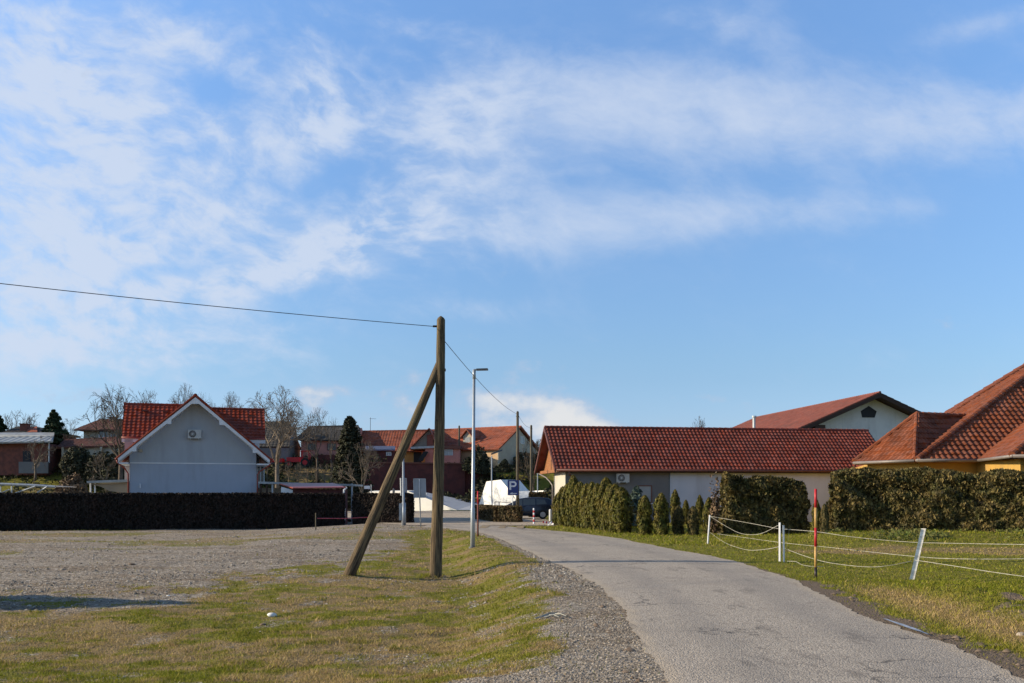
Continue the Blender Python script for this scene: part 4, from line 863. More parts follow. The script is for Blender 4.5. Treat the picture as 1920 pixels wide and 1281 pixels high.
# far left brick shed with corrugated roof
t = thing('brick_shed', 'long brick shed with corrugated metal roof at the far left on the bank', 'shed', (-56, 112, 4.6))
Ys = 111; m = MB(); m.box(XP(-80, Ys), XP(88, Ys), Ys, Ys + 6, 4.0, ZP(832, Ys)); m.build('wall', shed_brick, t)
m = MB(); a0, a1, b1, b0 = P(-90, 832, 110), P(99, 828, 110), P(102, 811, 116), P(-90, 811, 116); a1.z = a0.z + 0.2
tile_roof(m, [a0, a1, b1, b0], 0.8, 3.0, 0.07, 0.05, 6, 0.08); m.build('corrugated_roof', sheet_metal, t)
m = MB(); a = P(50, 858, Ys - 0.03); m.obox(a + Vector((0, 0, -0.4)), (0.42, 0, 0), (0, 0.03, 0), (0, 0, 1.1)); m.build('door', dark_blue, t)
m = MB(); m.box(XP(35, 110), XP(90, 110), 110, 110.2, 4.2, ZP(866, 110)); m.build('plinth', plaster_grey, t)
m = MB(); m.path([P(92, 830, 110.6), P(92, 868, 110.6)], 0.08, 6); m.build('post', galv, t)
t, u, v, rf, *_ = gable_roof_house('old_house', 'old house with dark roof and brick chimney behind the corrugated shed', 'house', P(2, 812, 122), P(98, 812, 122), P(30, 801, 126), P(70, 801, 126), 8, shed_brick, tile_grey, 5, hip=(1, 1))
m = MB(); m.prism([P(50, 812, 121.8), P(70, 812, 121.8), P(69, 800, 125.7), P(52, 806, 123)], (0, 0, 0.1)); m.build('patched_tiles', tile_orange, t)
m = MB(); a = P(46, 806, 123.5); m.box(a.x - 0.45, a.x + 0.45, 123.2, 124.1, 8.5, ZP(796, 123.5)); m.box(a.x - 0.55, a.x + 0.55, 123.1, 124.2, ZP(796, 123.5), ZP(794.5, 123.5)); m.build('chimney', shed_brick, rf)
# hipped house
t, u, v, rf, *_ = gable_roof_house('hipped_house', 'cream house with brown hipped roof and small chimney left of the scarlet roofs', 'house', P(138, 806, 128), P(262, 806, 128), P(186, 787, 133), P(232, 787, 133), 8, plaster_beige, tile_brown, 5.2, hip=(1, 1), over=0.9)
m = MB(); a = P(211, 786, 132.5); m.box(a.x - 0.4, a.x + 0.4, 132.3, 133, ZP(792, 132.5), ZP(783, 132.5)); m.box(a.x - 0.6, a.x + 0.6, 132.1, 133.2, ZP(783, 132.5), ZP(782, 132.5)); m.build('chimney', plaster_grey, rf)
window(t, (XP(195, 128.9), 128.85, ZP(814, 128.9)), (1, 0, 0), 1.3, 0.9, (0, -1, 0)); window(t, (XP(218, 128.9), 128.85, ZP(814, 128.9)), (1, 0, 0), 1.3, 0.9, (0, -1, 0))
# long tiled barn
t, u, v, rf, *_ = gable_roof_house('tiled_barn', 'long low barn with weathered plum tile roof in front of the cream house', 'barn', P(106, 839, 112), P(262, 834, 112), P(122, 825, 117), P(262, 818, 117), 8, plaster_beige, tile_brown, 5.0)
for k, px_ in enumerate((118, 152, 190)):
    m = MB(); a = P(px_, 838, 112.1); m.box(a.x - 0.12, a.x + 0.12, 112.0, 112.2, 4.8, a.z); m.build('post', plaster_beige, t)
# tall dark barn right of the gabled house
t, u, v, rf, *_ = gable_roof_house('dark_barn', 'tall barn with dark weathered gable and teal lower wall right of the scarlet roofs', 'barn', P(478, 838, 137), P(543, 838, 137), P(478, 791, 141), P(543, 791, 141), 8, plaster_grey, tile_grey, 5.4, over=0.2)
# pink house
t, u, v, rf, a, b, c, d = gable_roof_house('pink_house', 'pink house with dark grey roof and half-hipped end beside the dark evergreen', 'house', P(553, 824, 140), P(678, 826, 140), P(581, 800, 145), P(672, 798, 145), 8, plaster_pink, tile_grey, 5.6, over=0.7, hip=(1, 0))
window(t, (XP(585, 140.7), 140.68, ZP(838, 140.7)), (1, 0, 0), 1.3, 1.0, (0, -1, 0), brown_metal); window(t, (XP(622, 140.7), 140.68, ZP(838, 140.7)), (1, 0, 0), 1.3, 1.0, (0, -1, 0), brown_metal)
m = MB(); m.box(XP(592, 138), XP(628, 138), 137.6, 137.9, 4.5, ZP(853, 137.8)); m.build('terrace_wall', dark_brick, t)
# tractor
t = thing('tractor', 'small red farm tractor with trailer parked in front of the pink house', 'tractor', (-24.5, 120, 5.4))
c = P(566, 868, 135); c.z = ZP(876, 135); tl = c
m = MB(); m.obox(c + Vector((-1.0, 0, 1.0)), (1.0, 0, 0), (0, 0.35, 0), (0, 0, 0.32)); m.obox(c + Vector((0.4, 0, 0.95)), (0.5, 0, 0), (0, 0.5, 0), (0, 0, 0.2)); m.build('body', red_paint, t)
m = MB(); m.obox(c + Vector((0.5, 0, 2.15)), (0.6, 0, 0), (0, 0.55, 0), (0, 0, 0.06))
for s1 in (-0.5, 0.5):
    for s2 in (-0.5, 0.5): m.obox(c + Vector((0.5 + s1, s2, 1.6)), (0.05, 0, 0), (0, 0.05, 0), (0, 0, 0.55))
m.build('cab', red_paint, t)
for dx, r in ((-1.6, 0.38), (0.6, 0.6)):
    for s2 in (-0.75, 0.75):
        m = MB(); m.path([c + Vector((dx, s2 - 0.16, r)), c + Vector((dx, s2 + 0.16, r))], r, 16); w_ = m.build('wheel', tyre_m, t); m = MB(); m.path([c + Vector((dx, s2 - 0.18, r)), c + Vector((dx, s2 + 0.18, r))], r * 0.55, 14); m.build('rim', red_paint, w_)
m = MB(); m.obox(c + Vector((-3.8, 0, 0.9)), (1.3, 0, 0), (0, 0.8, 0), (0, 0, 0.25)); m.obox(c + Vector((-2.2, 0, 0.7)), (0.5, 0, 0), (0, 0.06, 0), (0, 0, 0.05)); m.build('trailer', red_paint, t)
# orange-roofed farmhouse, left range
eL, eR = P(676, 846, 140), P(836, 846, 140); rL, rR = P(676, 808.5, 146), P(856, 805.5, 146)
t, u, v, rf, a, b, c, d = gable_roof_house('orange_roof_farmhouse', 'long farmhouse with orange-red roof and yellow walls above the dark retaining wall', 'house', eL, eR, rL, rR, 10, plaster_orange, tile_orange, 6.0, over=0.7, tw=0.4)
m = MB(); pk = P(805, 806, 138.6); l0 = P(774, 838, 138.6); r0 = P(816, 838, 138.6); m.prism([l0, r0, pk], (0, 5, 0)); m.build('gable_wall', mat('old_boards', (0.20, 0.17, 0.14), None, 0.9, 2), t)
m = MB(); 
for e in (l0 + Vector((-0.4, 0, -0.4)), r0 + Vector((0.4, 0, -0.4))): m.prism([e + Vector((0, -0.5, 0.05)), pk + Vector((0, -0.5, 0.12)), pk + Vector((0, 6, 0.12)), e + Vector((0, 6, 0.05))], (0, 0, 0.14))
m.build('gable_roof', tile_orange, t)
m = MB(); a = P(806.5, 828, 138.5); m.obox(a, (0.45, 0, 0), (0, 0.04, 0), (0, 0, 0.95)); m.build('loft_door', rust, t)
m = MB(); m.prism([P(770, 838, 137), P(814, 836, 137), P(814, 840, 137), P(770, 842, 137)], (0, 2.4, 0)); m.build('balcony', sheet_metal, t)
m = MB(); m.box(XP(797, 137.4), XP(812, 137.4), 137.4, 140.5, 5.5, ZP(841, 137.4)); m.build('pink_bay', plaster_pink, t)
m = MB(); a = P(783, 857, 140.6); m.obox(a, (0.55, 0, 0), (0, 0.03, 0), (0, 0, 0.95)); m.build('doorway', black, t)
m = MB()
for k in range(9):
    f = k / 8; p = P(798 - 10 * f, 848 + 16 * f, 136.8); m.obox(p, (0.35, 0, 0), (0, 0.3, 0), (0, 0, 0.07))
m.path([P(799, 846, 136.7), P(787, 866, 136.7)], 0.06, 5); m.build('outdoor_stairs', black, t)
m = MB(); m.prism([P(683, 845, 136.5), P(741, 845, 136.5), P(741, 838.5, 138.9), P(685, 838.5, 138.9)], (0, 0, 0.15)); m.build('lean_to_roof', blue_roof_m, t)
m = MB(); m.box(XP(686, 137), XP(738, 137), 137, 139.2, 5.4, ZP(845.5, 137)); m.build('lean_to_wall', dark_brick, t)
window(t, (XP(729, 137), 136.98, ZP(851, 137)), (1, 0, 0), 0.7, 0.5, (0, -1, 0), white_paint, curtain_m)
window(t, (XP(748, 140.6), 140.66, ZP(856, 140.6)), (1, 0, 0), 0.9, 0.9, (0, -1, 0), brown_metal)
m = MB(); m.box(XP(833, 135.6), XP(862, 135.6), 135.6, 142, 5.5, ZP(842, 135.6)); m.build('pink_annex', plaster_pink, t)
m = MB(); m.box(XP(831, 135.2), XP(864, 135.2), 135.1, 142.2, ZP(842, 135.6), ZP(836, 135.6)); m.build('annex_roof', tile_brown, t)
window(t, (XP(841, 135.6), 135.58, ZP(848.5, 135.6)), (1, 0, 0), 1.2, 0.8, (0, -1, 0), galv, curtain_m)
m = MB(); m.path([P(694.5, 808, 146), P(694.5, 783, 146)], 0.035, 5); m.path([P(693, 785, 146), P(705, 785.5, 146)], 0.02, 4); m.build('antenna', galv_dark, t)
# right range, turned to the left
C0 = P(935, 842, 135); ax = Vector((-0.85, 0.527, 0)); pv = Vector((0.527, 0.85, 0)); Lr = 17
eR2 = C0; eL2 = C0 + ax * Lr; rR2 = P(977, 798.5, 140); rR2 = C0 + pv * 5.9 + Vector((0, 0, 3.45)); rL2 = rR2 + ax * Lr
t, u, v, rf, a, b, c, d = gable_roof_house('peach_house', 'peach farmhouse wing with two gabled dormers in its orange-red roof and grey gable end', 'house', eL2, eR2, rL2, rR2, 10, plaster_peach, tile_orange, 6.0, over=0.5, tw=0.4)
m = MB(); pk = (b + c) / 2; pk.z = rR2.z - 0.4; x0, x1 = b.copy() , c.copy(); lo0, lo1 = b.copy(), c.copy(); lo0.z = lo1.z = 5.0; x0.z = x1.z = eR2.z - 0.1
m.prism([lo0 + u * 0.003, lo1 + u * 0.003, x1 + u * 0.003, pk + u * 0.003, x0 + u * 0.003], u * 0.12); m.build('gable_end', plaster_beige, t)
for off, h_ in ((3.0, 0), (9.0, 0)):
    base = eR2 + ax * (off + 3.4) + pv * 1.9 + Vector((0, 0, 0.75)); n_ = -pv
    f = MB(); w_ = 0.75; zz = Vector((0, 0, 1)); dpt = pv * 2.2
    f.prism([base - u * w_, base + u * w_, base + u * w_ + zz * 1.25, base + zz * 2.0, base - u * w_ + zz * 1.25], dpt); dm_ = f.build('dormer', plaster_beige, t)
    f = MB()
    for s in (-1, 1):
        f.prism([base + u * s * 1.15 + zz * 0.95 - pv * 0.35, base + zz * 2.15 - pv * 0.35, base + zz * 2.15 + pv * 3.0, base + u * s * 1.15 + zz * 0.95 + pv * 1.6], (0, 0, 0.12))
    f.build('dormer_roof', tile_orange, dm_)
    f = MB(); f.obox(base + zz * 0.62 - pv * 0.02, u * 0.45, pv * 0.02, zz * 0.5); f.build('pane', curtain_m, dm_)
for off in (2.6, 7.2):
    cc = b - u * off; cc.z = 7.15; window(t, cc, u, 1.3, 1.3, -v, white_paint, curtain_m)
cc = (b * 0.35 + c * 0.65); cc.z = 6.9; window(t, cc + u * 0.13, v, 1.1, 1.5, u, white_paint, pane_m, 0)
cc = (b * 0.42 + c * 0.58); cc.z = 9.6; window(t, cc + u * 0.13, v, 1.0, 1.0, u, white_paint, curtain_m, 0)
# retaining wall and annex below
t = thing('retaining_wall', 'tall dark maroon brick retaining wall below the orange-roofed farmhouse', 'wall', (-11, 133, 1))
m = MB(); m.prism([P(684, 868, 134), P(872, 870, 134), P(872, 935, 134), P(684, 935, 134)], (0, 2.5, 0)); m.build('wall', dark_brick, t)
m = MB(); m.prism([P(680, 866, 133.8), P(874, 868, 133.8), P(874, 870.5, 133.8), P(680, 868.5, 133.8)], (0, 3.0, 0)); m.build('coping', tile_brown, t)
t = thing('ivy_wall', 'old brick wall section overgrown with dark creeper left of the white monument', 'wall', (-5, 134, 1))
m = MB(); m.prism([P(872.5, 874, 134.5), P(905, 880, 134.5), P(925, 900, 134.5), P(925, 935, 134.5), P(872.5, 935, 134.5)], (0, 2, 0)); m.build('wall', dark_brick, t)
# chimneys beyond the long building
t, u, v, rf, *_ = gable_roof_house('distant_house', 'red roof ridge with two chimneys just above the long building', 'house', P(1112, 822, 160), P(1190, 822, 160), P(1112, 803, 165), P(1186, 803, 165), 8, plaster_beige, tile_brick, 0)
for px_ in (1123, 1139):
    m = MB(); a = P(px_, 800, 164.5); w = 0.32 if px_ > 1130 else 0.45; m.box(a.x - w, a.x + w, 164, 164.8, ZP(808, 164), ZP(801, 164)); m.box(a.x - w * 1.3, a.x + w * 1.3, 163.9, 164.9, ZP(801, 164), ZP(800, 164)); m.build('chimney', plaster_grey, rf)

# ------------------------------------------------------------------ white monument
t = thing('white_ramp', 'long white ramp with pale grey top sloping down to the right beyond the street', 'ramp', (-9, 122, 0))
Af, Bf, Cf, Db, Eb = P(765, 921, 122.5), P(857, 956.5, 118.8), P(897, 957, 119.2), P(898, 943, 127.5), P(778, 919.5, 128.5)
m = MB(); zz = -0.2
def dn(p): return Vector((p.x, p.y, zz))
m.add([Af, Bf, Cf, Db, Eb, dn(Af), dn(Bf), dn(Cf), dn(Db), dn(Eb)], [(5, 6, 1, 0), (6, 7, 2, 1), (7, 8, 3, 2), (8, 9, 4, 3), (9, 5, 0, 4)])
L0, L1 = P(690, 922, 126.5), P(700, 920, 128.5)
m.add([L0, Af, Eb, L1, dn(L0), dn(Af), dn(Eb), dn(L1)], [(4, 5, 1, 0), (0, 1, 2, 3), (6, 7, 3, 2), (7, 4, 0, 3)]); m.build('ramp_wall', white_concrete, t)
m = MB(); e = Vector((0, 0, 0.01)); m.add([Af + e, Bf + e, Cf + e, Db + e, Eb + e], [(0, 1, 2, 3, 4)]); m.build('ramp_top', grey_slab, t)
nrm = (Bf - Af).cross(Eb - Af).normalized()
def ramp_z(x, y): return Af.z - (nrm.x * (x - Af.x) + nrm.y * (y - Af.y)) / nrm.z
rows = [(783, 926, 2), (796, 929, 2), (838, 933, 2), (857, 936, 2), (876, 940, 3), (832, 943, 4), (842, 941, 1), (853, 947, 4), (870, 947, 5), (866, 953, 2), (876, 952, 3), (812, 936, 2), (862, 942, 2)]
proto = None; i = 0
for px_, py_, n_ in rows:
    for k in range(n_):
        # intersect with ramp plane
        ppx = px_ + k * 4.2; dd = Vector(((ppx - 960) / F, 1, (HZ - py_) / F)); o_ = Vector((0, 0, EYE)); s_ = (Af - o_).dot(nrm) / dd.dot(nrm); p = o_ + dd * s_
        if not (112 < p.y < 134): continue
        p.z = max(p.z, 0.0)
        if proto is None:
            m = MB(); m.prism([Vector((0.10 * math.cos(a * math.pi / 3), 0.10 * math.sin(a * math.pi / 3), -0.05)) for a in range(6)], (0, 0, 0.38)); proto = m.build('marker_stone', stone_white)
            proto.location = p; setp(proto, 'one of many small white marker stones standing in rows on the grey ramp', 'marker stone', 'small white stones on the ramp')
        else:
            c = proto.copy(); COL.objects.link(c); c.location = p
t = thing('white_monument', 'tall bright white trapezoid wall beside the parking sign', 'monument', (-2.5, 105, 0))
m = MB(); m.prism([P(894, 958, 111), P(912, 903, 109.2), P(939, 899.5, 106.6), P(957, 921, 105), P(972, 934, 103.6), P(985, 956, 102.4)], (2.0, 2.0, 0)); m.build('white_wall', white_concrete, t)
m = MB(); m.prism([P(970, 921.5, 101), P(1002, 920.5, 100), P(1002, 952, 100), P(970, 952, 101)], (0.3, 0.6, 0)); m.build('grey_wall', plaster_pale, t)
m = MB(); m.prism([P(1002.5, 920.2, 99.8), P(1019.5, 919.8, 98.4), P(1015, 926.5, 98.7), P(1002.5, 926.5, 99.8)], (0.3, 0.8, 0)); m.build('white_end', white_concrete, t)
t = thing('railing', 'thin metal handrail in front of the white monument', 'railing', (-0.5, 98, 0))
m = MB(); m.path([P(928, 941, 98), P(957, 942.5, 97)], 0.04, 6); m.path([P(948, 939, 97.5), P(958, 940, 97)], 0.03, 6); m.build('rail', galv_dark, t)
for px_ in (928, 936, 957):
    m = MB(); a = P(px_, 941.5, 97.6); m.path([(a.x, a.y, 0), a], 0.035, 6); m.build('post', galv_dark, t)

# ------------------------------------------------------------------ poles, lamps, signs
b0 = GH(816, 1082)
t = thing('braced_utility_pole', 'tall weathered wooden pole with a slanting brace standing in the grass', 'utility pole', b0)
top = P(826.5, 600, b0.y); lean = top - b0
m = MB(); n_ = 26; pts = []; rr = []
for k in range(n_ + 1):
    f = k / n_; pts.append(b0 + Vector((0, 0, -0.15)) + (lean + Vector((0, 0, 0.15))) * f + Vector((0.03 * math.sin(f * 3.0), 0, 0))); rr.append((0.162 - 0.055 * f) * (1 + 0.02 * math.sin(k * 1.7)))
pts.append(top + Vector((0, 0, 0.05))); rr.append(0.08); pts.append(top + Vector((0, 0, 0.10))); rr.append(0.015)
m.path(pts, rr, 20); m.build('post', pole_wood, t, True)
bb = GH(655, 1078); bt = P(820, 683, b0.y + 0.05); bt.x = b0.x + 0.0 + (bt.z - b0.z) / lean.z * lean.x - 0.02
m = MB(); pts = []; rr = []; bl = (bt - bb).length; bd = (bt - bb).normalized()
for k in range(17):
    f = k / 16; pts.append(Vector((0.02 * math.sin(f * 4), 0, -0.12 + (bl + 0.12) * f))); rr.append((0.15 - 0.052 * f) * (1 + 0.02 * math.sin(k * 2.1)))
ORG[t.name] = Vector((0, 0, 0)); m.path(pts, rr, 18); br = m.build('brace', pole_wood, t, True); ORG[t.name] = Vector(b0)
br.location = bb - b0; br.rotation_euler = bd.to_track_quat('Z', 'Y').to_euler()
m = MB(); a = P(820, 694, b0.y - 0.12); m.path([P(812, 694, b0.y), P(836, 694, b0.y)], 0.018, 6); m.path([P(833.5, 694, b0.y), P(835.5, 694, b0.y)], 0.045, 6); m.build('bolt', dark_metal, t)
m = MB(); at1 = P(819, 612, b0.y); m.path([at1, P(821, 622, b0.y)], 0.012, 5); m.path([at1 + Vector((-0.10, 0, 0)), at1 + Vector((0.05, 0, 0))], 0.028, 6); m.build('wire_clamp', dark_metal, t)
m = MB()
for py_ in (723, 788, 920): m.path([P(819, py_, b0.y - 0.16), P(819, py_, b0.y - 0.11)], 0.016, 6)
m.build('bolt', dark_metal, t)
def wire(name, label, a, b, sag, r=0.011):
    m = MB(); a, b = Vector(a), Vector(b); pts = [a + (b - a) * (k / 40) - Vector((0, 0, sag * 4 * (k / 40) * (1 - k / 40))) for k in range(41)]
    o = m = m.path(pts, r, 5); 
def wire_obj(label, a, b, sag, r):
    a, b = Vector(a), Vector(b); m = MB(); m.path([a + (b - a) * (k / 60) - Vector((0, 0, sag * 4 * (k / 60) * (1 - k / 60))) for k in range(61)], r, 5)
    o = m.build('overhead_wire', wire_m); setp(o, label, 'wire')
end = P(0, 531, 20.2); dirv = (end - at1); far = at1 + dirv * 3.4; far.z = at1.z + (end.z + 0.35 - at1.z) * 3.4
wire_obj('single overhead wire running from the braced pole out past the left edge', at1 + Vector((-0.1, 0, 0)), far, 0.42, 0.009)
# second pole
def wood_pole(px_, pyt, Y, r0, r1, label, dx=0):
    x = XP(px_, Y); z0 = hz(x, Y); t = thing('utility_pole', label, 'utility pole', (x, Y, z0)); zt = ZP(pyt, Y)
    m = MB(); m.path([(x + dx, Y, z0 - 0.2), (x + dx * 0.5, Y, (z0 + zt) / 2), (x, Y, zt - 0.08), (x, Y, zt)], [r0, (r0 + r1) / 2, r1, r1 * 0.5], 12); m.build('post', pole_wood_grey, t, True)
    m = MB(); m.path([(x - r1 - 0.02, Y - 0.02, zt - 0.35), (x + r1 + 0.02, Y - 0.02, zt - 0.35)], 0.03, 6); m.build('wire_clamp', dark_metal, t); return Vector((x, Y, zt - 0.2))
p2 = wood_pole(970.5, 771, 66, 0.115, 0.085, 'tall grey wooden pole rising directly behind the blue parking sign', 0.0)
p3 = wood_pole(996, 797, 92, 0.13, 0.10, 'wooden pole seen between the parking sign pole and the long building', 0.0)
p4 = wood_pole(861, 798, 139, 0.16, 0.12, 'thin distant wooden pole standing before the dormered roof')
wire_obj('overhead wire running down from the braced pole to the pole at the parking sign', P(833, 639, b0.y), p2, 0.28, 0.009)
wire_obj('faint far wire linking the two poles near the long building', p2, p3, 0.3, 0.010)
# street lamp
lb = GH(886, 1027)
t = thing('street_lamp', 'slender galvanised street lamp with flat dark head beside the road', 'street lamp', lb)
lt = P(889, 697, lb.y)
m = MB(); m.path([lb - Vector((0, 0, 0.1)), lb + (lt - lb) * 0.22, lb + (lt - lb) * 0.23, lt], [0.078, 0.075, 0.060, 0.048], 14); m.path([lt - Vector((0, 0, 0.25)), lt + Vector((0, 0, 0.06))], 0.055, 12); m.build('post', galv, t, True)
m = MB(); a = lt + Vector((-0.02, 0, 0.06)); m.path([a, a + Vector((0.13, 0, 0.01))], 0.03, 8)
m.build('arm', galv, t); m = MB(); m.prism([a + Vector((0.10, -0.10, -0.02)), a + Vector((0.48, -0.12, -0.01)), a + Vector((0.50, 0.12, -0.01)), a + Vector((0.10, 0.10, -0.02))], (0, 0, 0.055)); m.build('lamp_head', galv_dark, t)
m = MB(); m.path([lb - Vector((0, 0, 0.1)), lb + Vector((0, 0, 0.03))], 0.13, 14); m.build('footing', plaster_grey, t)
def lamp(px_, pyt, Y, label, head):
    x = XP(px_, Y); z0 = hz(x, Y); zt = ZP(pyt, Y); t = thing('street_lamp', label, 'street lamp', (x, Y, z0)); m = MB(); m.path([(x, Y, z0), (x, Y, z0 + 1.4), (x, Y, z0 + 1.41), (x, Y, zt)], [0.09, 0.085, 0.06, 0.05], 10); m.build('post', galv, t, True)
    m = MB(); a = Vector((x, Y, zt)); m.obox(a + Vector((head[0], 0, head[1])), (abs(head[0]) + 0.05, 0, head[2]), (0, 0.12, 0), (0, 0, 0.06)); m.build('lamp_head', galv_dark, t); return a
lamp(922, 855, 80, 'street lamp with tilted dark head in front of the white monument', (0.40, 0.30, 0.16))
x = XP(757, 57.5); t = thing('street_lamp', 'short pale steel lamp post at the right end of the dark hedge', 'street lamp', (x, 57.5, hz(x, 57.5)))
m = MB(); m.path([(x, 57.5, hz(x, 57.5) - 0.05), (x, 57.5, 1.3), (x - 0.01, 57.5, 1.31), (x - 0.03, 57.5, ZP(852, 57.5))], [0.13, 0.12, 0.075, 0.055], 12); m.build('post', galv, t, True)
m = MB(); m.box(x - 0.26, x - 0.10, 57.4, 57.6, 0.3, ZP(944, 57.5)); m.build('junction_box', sheet_metal, t)
lamp(1008, 880, 96, 'thin white pole with small fitting near the left gable of the long building', (0.10, 0.02, 0.0))
# rectangular sign seen from behind
def back_sign(px_, w, pt, pb, base_py, Y, label, tilt, grp=None):
    c = P(px_, (pt + pb) / 2, Y); hh = (pb - pt) / 2 / F * Y; hw = w / 2 / F * Y; z0 = hz(c.x, Y)
    t = thing('road_sign', label, 'road sign', (c.x, Y, z0)); u_ = Vector((math.cos(tilt), math.sin(tilt), 0)); n2 = Vector((-u_.y, u_.x, 0)); z = Vector((-0.03, 0, 1)).normalized()
    m = MB(); m.obox(c + n2 * 0.06, u_ * hw, n2 * 0.012, z * hh)
    m.build('panel', mat('sign_back', (0.34, 0.36, 0.38), None, 0.5, 2, metal=0.4) if 'sign_back' not in MATS else MATS['sign_back'], t)
    m = MB()
    for s in (-1, 1): m.obox(c + n2 * 0.04 + u_ * hw * s, u_ * 0.018, n2 * 0.03, z * (hh + 0.01)); m.obox(c + n2 * 0.04 + z * hh * s, u_ * hw, n2 * 0.03, z * 0.018)
    m.build('rim', galv, t)
    m = MB(); m.path([(c.x + 0.12 if base_py < 0 else c.x + 0.06, Y, z0 - 0.1), c + Vector((-0.02, 0, 0)), c + z * hh * 0.96], 0.035, 8); m.build('post', galv, t, True)
back_sign(787, 22, 898, 933, 990, 53.5, 'back of an upright rectangular road sign on a thin post beside the wooden pole', 0.12)
back_sign(757.5, 14, 897, 929, 985, 62.5, 'narrow grey sign back partly hidden behind the short lamp post', 0.8)
x = XP(696, 88); t = thing('name_sign', 'small white sign board on a thin post above the hedge gap', 'sign', (x, 88, hz(x, 88)))
m = MB(); m.box(XP(683, 88), XP(694, 88), 87.97, 88.03, ZP(917, 88), ZP(911, 88)); m.build('panel', sign_white, t); m = MB(); m.path([(x, 88, 0), P(696, 909, 88)], 0.04, 6); m.build('post', galv, t)
t = thing('stone_figure', 'small grey stone pillar on top of the white ramp', 'statue', P(738, 927, 112)); a = P(738, 928, 118)
m = MB(); m.path([(a.x, a.y, a.z - 2), (a.x, a.y, ZP(920, 118)), (a.x, a.y, ZP(917, 118)), (a.x, a.y, ZP(915.5, 118))], [0.16, 0.15, 0.10, 0.03], 10); m.build('pillar', plaster_grey, t)
# parking sign
Yp = 64.6; c = P(962, 914.5, Yp); t = thing('parking_sign', 'blue parking sign with white letter P and left arrow', 'parking sign', (c.x, Yp, 0))
hw, hh = 10.2 / F * Yp, 14.2 / F * Yp; m = MB(); m.obox(c, (hw, 0, 0), (0, 0.015, 0), (0, 0, hh)); m.build('panel', sign_blue, t)
m = MB(); u_, z_ = 1 / F * Yp, 1 / F * Yp; y_ = Yp - 0.022
def S2(a, b): return (c.x + a * u_, y_, c.z + b * z_)
m.prism([S2(-7, -4.3), S2(-3.6, -4.3), S2(-3.6, 12), S2(-7, 12)], (0, 0.006, 0))
def arc(r_, n=10): return [(1.2 + r_ * math.cos(a), 6.6 + r_ * math.sin(a)) for a in [(-90 + 180 * k / n) * math.pi / 180 for k in range(n + 1)]]
ou, inn = arc(5.4), arc(2.4)
for k in range(10): m.prism([S2(*ou[k]), S2(*ou[k + 1]), S2(*inn[k + 1]), S2(*inn[k])], (0, 0.006, 0))
m.prism([S2(-3.6, 9), S2(1.2, 9), S2(1.2, 12), S2(-3.6, 12)], (0, 0.006, 0)); m.prism([S2(-3.6, 1.2), S2(1.2, 1.2), S2(1.2, 4.2), S2(-3.6, 4.2)], (0, 0.006, 0)); m.build('letter', sign_white, t)
m = MB(); m.prism([S2(-1, -11.5), S2(7, -11.5), S2(7, -10.2), S2(-1, -10.2)], (0, 0.006, 0)); m.prism([S2(-6.8, -10.85), S2(-0.8, -12.8), S2(-0.8, -8.9)], (0, 0.006, 0)); m.build('arrow', sign_white, t)
m = MB(); m.path([(c.x - 0.02, Yp + 0.05, -0.1), (c.x - 0.02, Yp + 0.05, c.z + hh * 0.8)], 0.033, 8); m.path([(c.x - 0.02, Yp + 0.05, c.z - hh - 0.02), (c.x + 0.28, Yp + 0.9, c.z - hh - 0.45)], 0.02, 6); m.build('post', galv, t, True)

# snow poles
def snow_pole(px_, pyb, pyt, bands, r, label, name='snow_pole'):
    b = GH(px_, pyb); zt = ZP(pyt, b.y); t = thing(name, label, 'marker pole', b); H_ = zt - b.z
    for f0, f1, mt, nm in bands:
        m = MB(); m.path([b + Vector((0, 0, H_ * f0 - (0.1 if f0 == 0 else 0))), b + Vector((0, 0, H_ * f1))], r, 12); m.build(nm, mt, t, True)
    return b
snow_pole(1529.5, 1084, 916, [(0, 0.12, dark_metal, 'foot'), (0.12, 0.35, yellow_paint, 'yellow_band'), (0.35, 0.56, red_paint, 'red_band'), (0.56, 0.785, yellow_paint, 'yellow_band'), (0.785, 0.995, red_paint, 'red_band')], 0.028, 'red and yellow banded snow pole at the right road edge')
snow_pole(896, 1006, 921, [(0, 0.72, rust, 'stake'), (0.72, 1, red_paint, 'painted_top')], 0.035, 'rusty brown stake with red top beside the street lamp')
b = snow_pole(1001, 983, 953, [(k / 7, (k + 1) / 7, red_paint if k % 2 else sign_white, 'red_band' if k % 2 else 'white_band') for k in range(7)], 0.055, 'red and white striped bollard in front of the parked car', 'bollard')
b = GH(1032, 977); t = thing('guard_post', 'short white post at the foot of the downpipe by the long building', 'post', b); m = MB(); m.path([b, b + Vector((0, 0, 0.75)), b + Vector((0, 0, 0.8))], [0.10, 0.10, 0.05], 10); m.build('post', white_paint, t)
t = thing('edge_kerb', 'low kerb striped in red and white at the thuja row corner', 'kerb', GH(1028, 984)); 
for k in range(8):
    g_ = GH(1019 + k * 3, 981.5 + k * 0.35); m = MB(); m.box(g_.x - 0.05, g_.x + 0.05, g_.y - 0.06, g_.y + 0.06, 0, 0.14); m.build('white_band' if k % 2 else 'red_band', sign_white if k % 2 else red_paint, t)
for k, (px_, py_, s) in enumerate(((1034, 983, 0.16), (1038, 985, 0.12), (1029, 986, 0.10))):
    g_ = GH(px_, py_); v_, fc = octa(np.array([0.0]), np.array([0.0]), np.array([0.0]), np.array([s]), RNG); me = bpy.data.meshes.new('rock'); me.from_pydata([tuple(q) for q in v_[0]], [], [(0, 1, 4), (1, 2, 4), (2, 3, 4), (3, 0, 4), (1, 0, 5), (2, 1, 5), (3, 2, 5), (0, 3, 5)])
    o = link_mesh('rock', me, stone_white); o.location = g_ + Vector((0, 0, s * 0.3)); setp(o, ['largest pale rock at the corner of the thuja row', 'middle-sized pale rock right of the striped kerb', 'smallest pale rock in front of the striped kerb'][k], 'rock')

